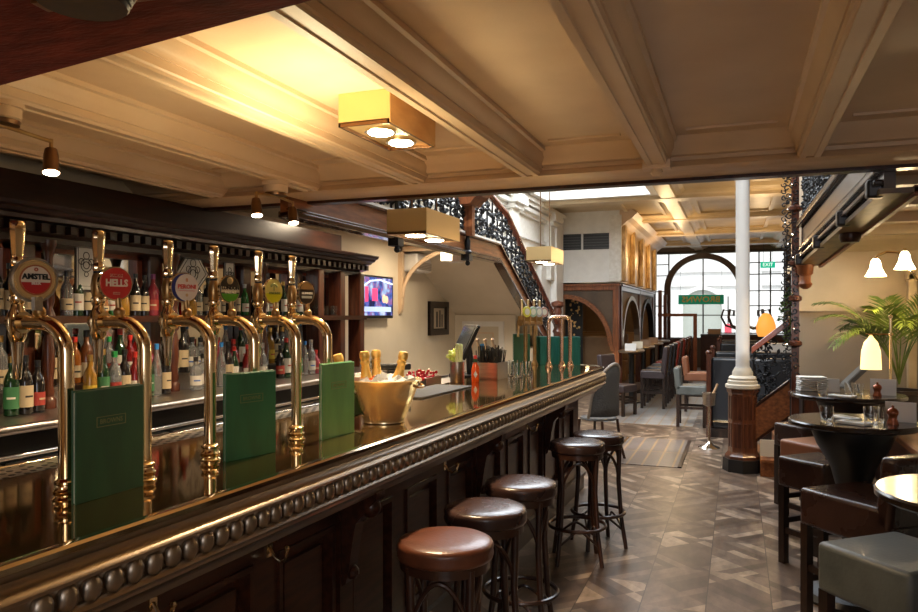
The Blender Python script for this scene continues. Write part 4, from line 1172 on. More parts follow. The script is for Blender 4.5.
# gallery deck, stair flight and soffit
struct(MB().prism([(9.2, 2.50), (12.6, .87), (12.6, 1.02), (9.2, 2.66)], -4.2, GX - .07, 'x').build('ceiling_stair', M['cream_wall'], smooth=0))
struct(MB().box(-4.2, GX - .3, 11.0, 11.06, 0, 1.62).build('wall_under_stair', M['cream_wall'], smooth=0))
dr = MB().box(-3.98, -3.46, 10.96, 11.0, .0, 1.44)
dro = struct(dr.build('door_1', mat('cream_door', (.60, .53, .40), .45), smooth=0, bevel=.004))
MB().box(-4.06, -3.98, 10.95, 11.0, 0, 1.52).box(-3.46, -3.38, 10.95, 11.0, 0, 1.52).box(-3.98, -3.46, 10.95, 11.0, 1.44, 1.52).build('door_frame', M['white_paint'], dro, smooth=0)
MB().box(-3.90, -3.54, 10.952, 10.96, .2, .22).box(-3.90, -3.54, 10.952, 10.96, 1.33, 1.35).box(-3.90, -3.88, 10.952, 10.96, .2, 1.35).box(-3.56, -3.54, 10.952, 10.96, .2, 1.35).build('moulding', M['cream'], dro, smooth=0)
MB().cyl((-3.51, 10.95, 1.02), (-3.51, 10.95, 1.16), .010, 8).build('door_handle', M['bronze'], dro)
db = tag(MB().lathe([(.055, 0), (.055, .006), (.001, .007)], (0, 0, 0), 24, mx=face_minus_y(-3.72, 10.952, 1.12)).build('door_notice', mat('blue_notice', (.05, .25, .60), .4)), 'small round blue notice on the under-stair door', 'notice')
struct(MB().box(-3.42, GX - .07, 11.06, 12.5, 0, 1.1).build('wall_stair_side', M['cream_wall'], smooth=0))

# television, bracket, air conditioner, picture
tv = thing('television', 'flat television showing a studio programme on cream wall past back bar', 'television', (-4.2, 8.12, 1.84))
MB().box(.05, .09, -.43, .43, -.26, .26).box(0, .05, -.1, .1, -.1, .1).build('casing', M['black'], tv, bevel=.008)


def tv_screen():
    m, t, b = nodes('tv_picture'); N = t.nodes.new; L = t.links.new
    tc = N('ShaderNodeTexCoord'); nz = N('ShaderNodeTexNoise'); nz.inputs['Scale'].default_value = 7; nz.inputs['Detail'].default_value = 2
    L(tc.outputs['Object'], nz.inputs[0]); r = N('ShaderNodeValToRGB'); e = r.color_ramp.elements
    e[0].position = .36; e[0].color = (.01, .015, .08, 1); e[1].position = .66; e[1].color = (.75, .85, 1, 1)
    for p, c in ((.45, (.05, .15, .6, 1)), (.52, (.45, .15, .35, 1)), (.58, (.3, .5, .9, 1))):
        x = e.new(p); x.color = c
    L(nz.outputs['Fac'], r.inputs[0]); L(r.outputs[0], b.inputs['Emission Color']); b.inputs['Emission Strength'].default_value = .7
    b.inputs['Base Color'].default_value = (.01, .01, .01, 1); b.inputs['Roughness'].default_value = .15
    return m


scn = MB().box(.09, .092, -.40, .40, -.225, .235).build('screen', tv_screen(), tv)
E2 = lambda c, s_=1.2: glow('tv_%02d%02d%02d' % (c[0] * 99, c[1] * 99, c[2] * 99), c, s_ * .55)
b = MB().tube([(.094, -.39, .12), (.094, -.2, .19), (.094, .05, .21), (.094, .39, .17)], .012, 6)
b.build('studio_ring', E2((.6, .75, 1)), scn)
MB().box(.093, .095, -.16, -.02, -.05, .10).build('picture_panel', E2((.9, .06, .22), .9), scn, smooth=0)
MB().box(.093, .095, -.34, -.26, -.06, .12).build('picture_panel', E2((.9, .06, .22), .9), scn, smooth=0)
MB().box(.093, .095, -.36, .36, -.18, -.12).build('caption_strip', E2((.45, .62, .95), .9), scn, smooth=0)
MB().ball((.095, .16, -.02), .055, 10, sx=.1).ball((.095, .23, -.03), .05, 10, sx=.1).build('presenters', E2((.85, .55, .4), .8), scn)
br = thing('arched_bracket', 'cream arched wooden bracket between the television and picture', 'bracket', (-4.2, 8.92, 1.76))
b = MB()
P = arc((.85, .0), .80, PI, PI / 2, 14, lambda u, v: (u, 0, v * .76 + .1))
b.tube(P, .030, 6).box(0, .06, -.035, .035, 0, .76).box(0, .95, -.035, .035, .70, .76).prism([(0, 0), (.06, 0), (.04, -.10), (0, -.14)], -.03, .03, 'y')
b.build('bracket', M['cream'], br)
ac = thing('air_conditioner', 'white air conditioning unit high on cream wall behind arched bracket', 'air conditioner', (-4.2, 9.32, 2.20))
MB().box(0, .22, -.30, .20, 0, .25).build('body', M['white_paint'], ac, bevel=.03)
b = MB()
for k in range(5): b.box(.22, .226, -.26, .17, .03 + k * .022, .04 + k * .022)
b.build('outlet_grille', M['steel'], ac, smooth=0)
pf = thing('picture_frame', 'small dark framed picture on cream wall above the till', 'picture', (-4.2, 10.25, 1.57))
MB().box(0, .03, -.36, .36, -.25, .25).build('backing', M['black'], pf, smooth=0)
MB().box(0, .05, -.36, -.26, -.25, .25).box(0, .05, .26, .36, -.25, .25).box(0, .05, -.26, .26, -.25, -.17).box(0, .05, -.26, .26, .17, .25).build('frame', M['black_wood'], pf, smooth=0)
q = MB().box(.03, .034, -.20, .20, -.15, .15).build('print', mat('sepia_print', (.40, .34, .26), .6), pf, smooth=0)
MB().box(.034, .036, -.12, -.06, -.13, .10).box(.034, .036, 0, .05, -.13, .12).box(.034, .036, .09, .13, -.13, .06).build('print_figures', M['black'], q, smooth=0)

# ================================================================== BOOTH ARCHES (left, far)
def arch_frame(label, name, loc, rz, width, height, m, mi, post=.13, spr=.55, thick=.10):
    t = thing(name, label, 'arch', loc, rz)
    # local x along width, z up, opening spans 0..width
    MB().box(-post, 0, -thick / 2, thick / 2, 0, height).box(width, width + post, -thick / 2, thick / 2, 0, height).box(-post, width + post, -thick / 2, thick / 2, height, height + .09).box(-post - .03, width + post + .03, -thick / 2 - .03, thick / 2 + .03, height + .09, height + .13).build('frame', m, t, smooth=0, bevel=.006)
    n = 20; b = MB(); c = MB(); rx = width / 2; rzz = height * (1 - spr) - .08; zc = height * spr
    o = [(width / 2 - rx * math.cos(PI * k / n), zc + rzz * math.sin(PI * k / n)) for k in range(n + 1)]
    i = [(width / 2 - (rx - .09) * math.cos(PI * k / n), zc + (rzz - .09) * math.sin(PI * k / n)) for k in range(n + 1)]
    for k in range(n): b.prism([o[k], o[k + 1], i[k + 1], i[k]], -thick / 2 - .02, thick / 2 + .02, 'y')
    b.box(-.02, .05, -thick / 2 - .02, thick / 2 + .02, zc - .10, zc).box(width - .05, width + .02, -thick / 2 - .02, thick / 2 + .02, zc - .10, zc)
    b.build('arch_moulding', mi, t)
    for k in range(n): c.prism([o[k], o[k + 1], (o[k + 1][0], height), (o[k][0], height)], -.02, .02, 'y')
    c.build('spandrel', M['dark_brown'], t, smooth=0)
    return t


arch_frame('orange-brown wooden arch across end of the booths under white wall', 'booth_arch', (-4.28, 15.06, 0), 0, 1.94, 2.12, M['oak_z'], M['oak'], .12, .47)
for k, y in enumerate((15.38, 18.52)):
    arch_frame(['dark wooden arch with pale edge, nearer along side of booths', 'dark wooden arch with black edge, further along side of booths'][k],
               'booth_arch', (-2.25, y, 0), PI / 2, 2.88, 2.12, M['wood_z'], M['iron'] if k else M['pewter'], .10, .47)
struct(MB().box(-4.3, -4.2, 15.2, 22, 0, 2.75).box(-4.3, -2.3, 21.9, 22, 0, 3.9).build('wall_booths', M['amber'], smooth=0))
struct(MB().box(-4.3, -2.3, 15.15, 22, 2.27, 2.33).build('ceiling_booths', M['dark_brown'], smooth=0))
for k, y in enumerate((16.4, 18.6, 20.8)):
    t = thing('padded_bench', ['high amber padded bench inside the nearest booth arch', 'high amber padded bench inside the middle booth arch', 'high amber padded bench inside the furthest booth arch'][k], 'bench', (-3.3, y, 0))
    MB().box(-.85, .75, -.2, .2, 0, .5).build('seat', M['amber'], t, bevel=.03)
    MB().box(-.85, .75, .1, .25, .5, 1.15).build('backrest', M['amber'], t, bevel=.03)
# gold patterned hanging seen through the first arch
gh = thing('gold_wall_panel', 'dark panel with glinting gold leaf pattern seen through booth arch', 'wall panel', (-3.3, 16.0, 1.3))
MB().box(-.22, .16, -.02, .02, -.75, .85).build('panel', M['black'], gh, smooth=0)
b = MB(); R = random.Random(2)
for k in range(60): b.ball((R.uniform(-.12, .1), -.02, R.uniform(-.7, .8)), R.uniform(.012, .03), 5, sy=.3)
b.build('gold_leaf_pattern', mat('gold_leaf', (.7, .42, .15), .35, .8), gh)

# ================================================================== RIGHT GALLERY, STAIR, NEWEL
col_ = thing('iron_column', 'white round iron column on stepped base and panelled wooden pedestal', 'column', (.055, 8.27, 0))
MB().lathe([(.20, 0), (.20, .02), (.195, .13), (.17, .13)], (0, 0, 0), 8).build('black_plinth', M['black'], col_, smooth=20)
b = MB().lathe([(.175, .13), (.175, .16), (.15, .19), (.143, .21), (.143, .80), (.155, .82), (.160, .855)], (0, 0, 0), 8)
b.build('pedestal', mat('pedestal_wood', (.07, .020, .009), .3, col2=(.14, .045, .018), scale=5, stretch=(7, 7, .8), coat=.3), col_, smooth=20)
b = MB()
for k in range(8):
    a = PI / 8 + k * PI / 4 + PI / 8 * 0
    R_ = Matrix.Rotation(k * PI / 4 + PI / 8, 4, 'Z')
    for z0, z1 in ((.25, .50), (.54, .78)):
        for s_ in (-1, 1):
            b.add([R_ @ Vector(v) for v in [(.128, s_ * .024 - .017, z0), (.138, s_ * .024 - .017, z0), (.138, s_ * .024 + .017, z0), (.128, s_ * .024 + .017, z0), (.128, s_ * .024 - .017, z1), (.138, s_ * .024 - .017, z1), (.138, s_ * .024 + .017, z1), (.128, s_ * .024 + .017, z1)]],
                  [(0, 3, 2, 1), (4, 5, 6, 7), (0, 1, 5, 4), (1, 2, 6, 5), (2, 3, 7, 6), (3, 0, 4, 7)])
b.build('raised_panels', M['wood_z'], col_, smooth=0, bevel=.003)
MB().lathe([(.160, .855), (.172, .865), (.172, .895), (.150, .905), (.150, .935), (.135, .945), (.14, .965), (.125, .985), (.105, .99), (.100, 1.03), (.088, 1.05), (.080, 1.07)], (0, 0, 0), 28).build('stepped_base', mat('column_cream', (.58, .52, .42), .4), col_)
MB().lathe([(.076, 1.07), (.068, 1.09), (.068, 3.5), (.10, 3.55), (.12, 3.62), (.12, 3.70)], (0, 0, 0), 28).build('shaft', mat('column_grey_white', (.52, .50, .47), .45, bump=.15, scale=60), col_)

st = thing('staircase', 'lower flight of the right-hand stair with panelled string and black ironwork', 'staircase', (.14, 8.27, 0))
sl = lambda x, z: z + (x - .12) * .83
b = MB().add([(.14, 8.22, sl(.14, .28)), (.50, 8.22, sl(.50, .28)), (.50, 8.22, sl(.50, .62)), (.14, 8.22, sl(.14, .62)), (.14, 8.28, sl(.14, .28)), (.50, 8.28, sl(.50, .28)), (.50, 8.28, sl(.50, .62)), (.14, 8.28, sl(.14, .62))],
             [(0, 1, 2, 3), (4, 7, 6, 5), (0, 4, 5, 1), (1, 5, 6, 2), (2, 6, 7, 3), (3, 7, 4, 0)])
o = b.build('string', M['oak'], st, smooth=0); o.matrix_parent_inverse = Matrix.Translation((-.14, -8.27, 0))
for z, h, d, m_ in ((.60, .05, .03, 'wood'), (.25, .05, .03, 'wood'), (1.20, .07, .035, 'wood')):
    b = MB().add([(.14, 8.25 - d, sl(.14, z)), (.50, 8.25 - d, sl(.50, z)), (.50, 8.25 - d, sl(.50, z) + h), (.14, 8.25 - d, sl(.14, z) + h), (.14, 8.25 + d, sl(.14, z)), (.50, 8.25 + d, sl(.50, z)), (.50, 8.25 + d, sl(.50, z) + h), (.14, 8.25 + d, sl(.14, z) + h)],
                 [(0, 1, 2, 3), (4, 7, 6, 5), (0, 4, 5, 1), (1, 5, 6, 2), (2, 6, 7, 3), (3, 7, 4, 0)])
    o = b.build('handrail' if z > 1 else 'string_moulding', mat('mahogany_handrail', (.13, .030, .016), .22) if z > 1 else M[m_], st, smooth=0, bevel=.008); o.matrix_parent_inverse = Matrix.Translation((-.14, -8.27, 0))
b = scrollwork(lambda u, v: (u, 8.25, v), .16, .50, lambda x: sl(x, .65), lambda x: sl(x, 1.2), .115, .007, 8)
o = b.build('scroll_ironwork', M['iron'], st); o.matrix_parent_inverse = Matrix.Translation((-.14, -8.27, 0))
for k in range(2):
    o = MB().box(.12 + k * .24, .58, 8.29, 8.88, k * .18, k * .18 + .18).build('step', M['oak'], st, smooth=0); o.matrix_parent_inverse = Matrix.Translation((-.14, -8.27, 0))
o = MB().box(.22, .46, 8.02, 8.20, 0, .14).box(.22, .46, 8.0, 8.2, .14, .17).build('step', M['oak'], st, smooth=0); o.matrix_parent_inverse = Matrix.Translation((-.14, -8.27, 0))
o = MB().box(.22, .50, 8.20, 8.22, .17, .34).build('riser', M['cream_wall'], st, smooth=0); o.matrix_parent_inverse = Matrix.Translation((-.14, -8.27, 0))

np_ = thing('stair_post', 'tall slim dark red stair post with iron lacework rising to the gallery', 'post', (.545, 8.12, 0))
b = MB().box(-.035, .035, -.035, .035, .2, 3.6).box(-.06, .06, -.06, .06, 0, .25)
for z in (.8, 1.3, 1.75, 2.1, 2.65): b.lathe([(.04, 0), (.065, .02), (.065, .05), (.04, .07)], (0, 0, z), 12)
b.build('post', M['wood_z'], np_)
b = MB(); R = random.Random(5)
for k in range(34):
    z = 1.0 + k * .07; b.tube([(p[0], -.01, p[1]) for p in spiral(-.062 - .012 * math.sin(k), z, .036, R.uniform(0, 6), 1, 9)], .0065, 4)
    b.ball((-.05 + R.uniform(-.05, .02), -.04, z), .012, 6)
    b.tube([(p[0], -.04, p[1]) for p in spiral(.01 * math.cos(k), z + .03, .032, R.uniform(0, 6), 1, 9)], .006, 4)
    b.tube([(p[0], -.01, p[1]) for p in spiral(-.10, z + .04, .030, R.uniform(0, 6), 1, 9)], .006, 4)
b.build('iron_lacework', M['iron'], np_)
b = MB()
for k in range(18): b.ball((-.045 + R.uniform(-.05, .05), -.05, 1.1 + k * .12 + R.uniform(-.03, .03)), .011, 8)
b.build('silver_baubles', M['chrome'], np_)

rg_ = thing('gallery_fascia', 'right-hand gallery edge with panelled fascia, dark rails and black ironwork above', 'balustrade', (.74, 4.72, 2.26))


def rmap(u, v, w=0):      # u: 0 near .. 1 far ; v height above bottom ; w outwards (to -x)
    return (.77 - .18 * u - w, 4.72 + 3.24 * u, 2.33 - .20 * u + v)


def rband(v0, v1, w0, w1, u0=0, u1=1):
    b = MB(); vs = [rmap(u0, v0, w0), rmap(u0, v0, w1), rmap(u0, v1, w1), rmap(u0, v1, w0), rmap(u1, v0, w0), rmap(u1, v0, w1), rmap(u1, v1, w1), rmap(u1, v1, w0)]
    return b.add(vs, [(0, 1, 2, 3), (4, 7, 6, 5), (0, 4, 5, 1), (1, 5, 6, 2), (2, 6, 7, 3), (3, 7, 4, 0)])


rinv = Matrix.Translation((-.74, -4.72, -2.26))


def rp(b, nm, m, **k):
    o = b.build(nm, m, rg_, **k); o.matrix_parent_inverse = rinv; return o


rail_m = mat('polished_black_rail', (.03, .022, .02), .22, coat=.3)
rp(rband(0, .38, -.06, 0), 'fascia', mat('grey_brown_fascia', (.05, .036, .028), .2, col2=(.085, .062, .048), scale=4, coat=.5), smooth=0)
rp(rband(.02, .05, 0, .05), 'lower_rail', rail_m, smooth=0, bevel=.01)
rp(rband(.10, .15, 0, .035), 'middle_rail', rail_m, smooth=0, bevel=.012)
rp(rband(.34, .40, 0, .05), 'upper_rail', rail_m, smooth=0, bevel=.012)
rp(rband(.18, .31, 0, .008, .04, .96), 'painted_panel', mat('pale_brown_panel', (.12, .08, .055), .3, coat=.5), smooth=0)
rp(rband(-.03, 0, -.17, .02), 'soffit', mat('soffit_gold_pattern', (.10, .055, .02), .4, col2=(.22, .14, .05), scale=5, stretch=(2, 1, 1)), smooth=0)
rp(rband(-.05, .01, -.18, -.15), 'soffit_edge', M['oak'], smooth=0)
b = scrollwork(lambda u, v: rmap(u / 3.36, v), 0, 3.36, lambda u: .42, lambda u: 1.25, .17, .013, 12)
rp(b, 'scroll_ironwork', M['iron'])
for u in (.02, .30, .62, .95):
    b = rband(-.035, .07, -.02, .07, u, u + .022); rp(b, 'iron_bracket', mat('blackened_steel', (.05, .048, .048), .3, .8), smooth=0, bevel=.015)
p = rmap(.42, 0, -.08); rp(MB().lathe([(.02, -.10), (.06, -.095), (.075, -.06), (.07, -.03), (.085, -.01), (.085, 0)], p, 20), 'turned_pendant', M['wood'])
p = rmap(.99, 0, -.03); rp(MB().lathe([(.02, -.26), (.05, -.24), (.065, -.21), (.05, -.19), (.05, -.13), (.07, -.11), (.075, -.05), (.09, -.02), (.09, 0)], p, 16), 'turned_pendant', M['oak_z'])
# a second run above: edge of the upper stair
b = MB().prism([(4.75, 2.95), (4.75, 3.3), (8.1, 2.95), (8.1, 2.6)], .80, .88, 'x'); o = rp(b, 'upper_string', M['wood'], smooth=0)
struct(MB().box(.80, 3.2, 4.7, 8.9, 2.66, 2.72).build('floor_gallery', M['oak'], smooth=0))

# ================================================================== SEATING
SC = 1.042


def bar_stool(name, label, top='brown_leather', loc=(0, 0, 0), rz=0, group=None):
    t = thing(name, label, 'bar stool', loc, rz, group)
    MB().lathe([(.001, .690), (.172, .690), (.180, .694), (.184, .706), (.181, .722), (.184, .736), (.178, .747), (.165, .753), (.10, .756), (.001, .757)], (0, 0, 0), 36).build('seat', M[top], t, smooth=60)
    MB().lathe([(.155, .655), (.170, .657), (.172, .69), (.155, .69)], (0, 0, 0), 36).build('seat_ring', M['bent_wood'], t)
    for k in range(4):
        a = PI / 4 + k * PI / 2; c, s_ = math.cos(a), math.sin(a)
        MB().tube([(.158 * c, .158 * s_, .68), (.150 * c, .150 * s_, .45), (.170 * c, .170 * s_, .2), (.205 * c, .205 * s_, 0)], [.017, .016, .015, .014], 10).build('leg', M['bent_wood'], t)
    MB().tube([(.186 * math.cos(2 * PI * i / 32), .186 * math.sin(2 * PI * i / 32), .225) for i in range(32)], .0115, 8, closed=True).build('footrest_ring', M['bent_wood'], t)
    for k in range(4):
        a0 = PI / 4 + k * PI / 2; pts = []
        for i in range(13):
            q = i / 12; a = a0 + q * PI / 2; h = math.sin(PI * q)
            pts.append((.150 * math.cos(a) * (1 - .12 * h), .150 * math.sin(a) * (1 - .12 * h), .47 + .165 * h ** .7))
        MB().tube(pts, .0095, 8).build('bent_brace', M['bent_wood'], t)
    for k in range(4):
        a0 = PI / 4 + k * PI / 2; pts = []
        for i in range(11):
            q = i / 10; a = a0 + q * PI / 2; h = math.sin(PI * q)
            pts.append((.180 * math.cos(a) * (1 - .40 * h), .180 * math.sin(a) * (1 - .40 * h), .12 + .09 * h))
        MB().tube(pts, .008, 8).build('lower_brace', M['bent_wood'], t)
    return t


sg_ = 'round leather bar stools along the bar'
s0 = bar_stool('bar_stool', 'round bar stool with worn chestnut seat, nearest along the bar', 'red_leather', (-1.02, 2.57, 0), .2, sg_)
s1 = bar_stool('bar_stool', 'round bar stool with dark brown seat, second from the nearest', 'brown_leather', (-1.03, 3.07, 0), .5, sg_)
dup(s1, (-1.02, 3.60, 0), .1, 'round bar stool with dark brown seat, third along the bar')
dup(s1, (-.99, 4.86, 0), .3, 'round bar stool past the gap, in front of another against bar end')
dup(s1, (-.92, 5.25, 0), .6, 'round bar stool furthest along, half hidden behind the one past gap')


for o in [q for q in COL.objects if q.get('category') == 'bar stool']: o.scale = (.99, .99, SC)


def square_stool(label, m, loc, rz, back=False, w=.44, d=.42, h=.70, skirt=.20, bh=.30, group=None, cat='stool', name='square_stool'):
    t = thing(name, label, cat, loc, rz, group)
    MB().box(-w / 2, w / 2, -d / 2, d / 2, h - skirt, h).build('seat', M[m], t, bevel=.022, smooth=60)
    if back:
        mx = Matrix.Translation((0, d / 2 - .03, h)) @ Matrix.Rotation(-.10, 4, 'X')
        MB().box(-w / 2, w / 2, -.045, .045, -skirt * .5, bh, mx).build('backrest', M[m], t, bevel=.025, smooth=60)
    for sx in (-1, 1):
        for sy in (-1, 1):
            MB().prism([(sx * (w / 2 - .028) - .022, sy * (d / 2 - .028) - .022), (sx * (w / 2 - .028) + .022, sy * (d / 2 - .028) - .022), (sx * (w / 2 - .028) + .022, sy * (d / 2 - .028) + .022), (sx * (w / 2 - .028) - .022, sy * (d / 2 - .028) + .022)], 0, h - skirt + .01, 'z').build('leg', M['black_wood'], t, smooth=0)
    for sy in (-1, 1): MB().box(-w / 2 + .04, w / 2 - .04, sy * (d / 2 - .028) - .012, sy * (d / 2 - .028) + .012, .20, .235).build('stretcher', M['black_wood'], t, smooth=0)
    for sx in (-1, 1): MB().box(sx * (w / 2 - .028) - .012, sx * (w / 2 - .028) + .012, -d / 2 + .04, d / 2 - .04, .26, .295).build('stretcher', M['black_wood'], t, smooth=0)
    return t


square_stool('grey-green square leather stool in right foreground beside the nearest table', 'grey_leather', (.605, 3.32, 0), math.radians(-49), w=.42, d=.44)
square_stool('dark brown leather chair with low back between the two nearest round tables', 'brown_leather', (.660, 4.30, 0), math.radians(-139), True, w=.46, d=.54, bh=.25)
square_stool('dark brown square stool under left edge of the second round table', 'brown_leather', (.50, 5.28, 0), math.radians(-46), w=.36, d=.36)
square_stool('tan-orange square leather stool behind the dark brown square one', 'tan_leather', (.56, 5.98, 0), math.radians(-48), w=.38, d=.38)
square_stool('dark plum square stool furthest back, beside the stair', 'brown_leather', (.53, 6.90, 0), math.radians(-48), w=.34, d=.34)
square_stool('pale grey leather high chair partly behind the foreground round table', 'grey_leather', (1.12, 3.72, 0), math.radians(-95), True, w=.44, d=.44, bh=.28)


def round_table(label, loc, r=.34, h=1.02):
    t = thing('round_table', label, 'table', loc, 0)
    MB().lathe([(.001, h - .035), (r - .015, h - .035), (r, h - .025), (r, h - .008), (r - .008, h), (.001, h)], (0, 0, 0), 48).build('tabletop', M['tabletop'], t)
    MB().lathe([(.27, 0), (.28, .02), (.26, .05), (.10, .09), (.06, .14), (.055, .30), (.065, .55), (.12, .76), (.19, .88), (.22, h - .06), (.22, h - .035)], (0, 0, 0), 28).build('pedestal', M['black'], t)
    return t


M['tabletop'] = mat('dark_polished_tabletop', (.018, .011, .008), .2, col2=(.034, .021, .013), scale=3, coat=.1)
M['tabletop_amber'] = mat('amber_polished_tabletop', (.06, .035, .012), .28, col2=(.10, .06, .02), scale=2, spec=.2)
ta = round_table('small round pub table cut off by right edge of the picture', (.79, 2.93, 0))
ta.children[0].data.materials[0] = M['tabletop_amber']
round_table('round dark pub table with glasses and copper pepper mill, second from front', (.62, 4.74, 0))
round_table('round dark pub table at back carrying a stack of white napkins', (.79, 6.34, 0), .40)

# ------------------------------------------------------------------ table things
def pepper(loc, label):
    t = thing('pepper_mill', label, 'pepper mill', loc, 0, 'copper pepper mills')
    cp = mat('copper_wood', (.35, .09, .03), .2, .5, coat=.5)
    MB().lathe([(.030, 0), (.031, .004), (.029, .012), (.022, .03), (.024, .045), (.029, .055)], (0, 0, 0), 20).build('base', cp, t)
    MB().lathe([(.029, .056), (.031, .06), (.029, .072), (.020, .085), (.008, .09), (.007, .094), (.009, .10), (.001, .104)], (0, 0, 0), 20).build('top', cp, t)
    return t


def card(loc, rz, label, w=.15, h=.105):
    t = thing('table_card', label, 'card', loc, rz, 'white cards standing on the pub tables')
    MB().add([(-w / 2, 0, 0), (w / 2, 0, 0), (w / 2, .02, h), (-w / 2, .02, h), (-w / 2, .002, 0), (w / 2, .002, 0), (w / 2, .022, h), (-w / 2, .022, h)], [(0, 1, 2, 3), (4, 7, 6, 5), (0, 4, 5, 1), (1, 5, 6, 2), (2, 6, 7, 3), (3, 7, 4, 0)]).build('front_leaf', M['white'], t, smooth=0)
    MB().add([(-w / 2, .05, 0), (w / 2, .05, 0), (w / 2, .024, h), (-w / 2, .024, h), (-w / 2, .052, 0), (w / 2, .052, 0), (w / 2, .026, h), (-w / 2, .026, h)], [(0, 1, 2, 3), (4, 7, 6, 5), (0, 4, 5, 1), (1, 5, 6, 2), (2, 6, 7, 3), (3, 7, 4, 0)]).build('back_leaf', M['white'], t, smooth=0)
    return t


def napkin(loc, rz, label):
    t = thing('napkin_roll', label, 'napkin', loc, rz)
    MB().box(-.045, .045, -.085, .085, 0, .016).build('napkin', M['white'], t, bevel=.006)
    b = MB().box(-.012, -.006, -.07, .05, .016, .019).box(.006, .012, -.07, .05, .016, .019)
    b.build('cutlery', M['chrome'], t, smooth=0)
    return t


T2 = 1.021
tumbler((.47, 4.60, T2), 'empty glass tumbler at left on second round table', 'tumblers on the pub tables')
tumbler((.70, 4.66, T2), 'glass tumbler left of copper pepper mill on second round table', 'tumblers on the pub tables', .042, .085)
tumbler((.755, 4.76, T2), 'narrow glass beside copper pepper mill on second round table', 'tumblers on the pub tables', .03, .08)
pepper((.80, 4.64, T2), 'copper coloured pepper mill on the second round table')
card((.855, 4.74, T2), -.25, 'white folded card behind pepper mill on second round table', .15, .11)
napkin((.60, 4.56, T2), .9, 'rolled white napkin at front of the second round table')
napkin((.58, 4.76, T2), .6, 'rolled white napkin at centre of the second round table')
tumbler((.60, 6.14, T2), 'glass tumbler at left of the back pub table', 'tumblers on the pub tables')
tumbler((.79, 6.23, T2), 'glass tumbler at centre of the back pub table', 'tumblers on the pub tables')
tumbler((.87, 6.32, T2), 'narrow glass near right of the back pub table', 'tumblers on the pub tables', .03, .08)
pepper((.97, 6.20, T2), 'copper coloured pepper mill on the back pub table')
card((1.02, 6.28, T2), -.2, 'white folded card right of pepper mill on back table', .17, .12)
card((.68, 6.42, T2), .1, 'white folded card behind glasses on back pub table', .14, .10)
napkin((.72, 6.04, T2), 1.0, 'rolled white napkin at front of the back pub table')
for k in range(7):
    o = MB().box(-.10, .10, -.07, .07, 0, .015).build('folded_napkin', M['white'], None, bevel=.006)
    o.location = (.55 + .004 * (k % 3), 6.46 + .003 * (k % 2), T2 + k * .0165); o.rotation_euler.z = .15 + .06 * (k % 3)
    tag(o, ['folded white napkin, lowest of the stack on back table', 'folded white napkin, second from bottom of the stack', 'folded white napkin, third from bottom of the stack', 'folded white napkin in the middle of the stack', 'folded white napkin, third from top of the stack', 'folded white napkin, second from top of the stack', 'folded white napkin on top of stack'][k], 'napkin', 'stack of folded white napkins')

# ledge, plant, lamps, window frame on the right
lg = thing('window_bench', 'varnished brown wooden bench ledge along the right wall behind round tables', 'bench', (1.5, 6.2, 0))
MB().box(-.42, .60, -1.0, .6, .70, .745).build('top', M['oak'], lg, bevel=.008)
MB().box(-.36, .60, -.95, .55, 0, .70).build('base', M['wood'], lg, smooth=0)
lg2 = thing('dark_sideboard', 'low dark cupboard behind the back pub table near plant', 'cupboard', (1.0, 8.5, 0))
MB().box(-.38, .22, -.25, .35, 0, .86).build('carcass', M['black_wood'], lg2, bevel=.01)
MB().box(-.36, -.07, -.262, -.25, .08, .78).build('door', M['wood_z'], lg2, bevel=.004)
MB().box(-.03, .20, -.262, -.25, .08, .78).build('door', M['wood_z'], lg2, bevel=.004)
ml = thing('leaning_frame', 'dark menu board leaning on the cupboard behind napkins', 'board', (1.0, 8.4, .862))
mx = Matrix.Translation((0, 0, .02)) @ Matrix.Rotation(.75, 4, 'Y')
MB().box(-.02, .02, -.15, .15, 0, .38, mx).build('board', mat('board_grey', (.10, .10, .10), .3), ml, bevel=.004)
MB().box(-.026, -.02, -.13, .13, .03, .35, mx).build('sheet', mat('board_sheet', (.25, .25, .24), .3), ml, smooth=0)

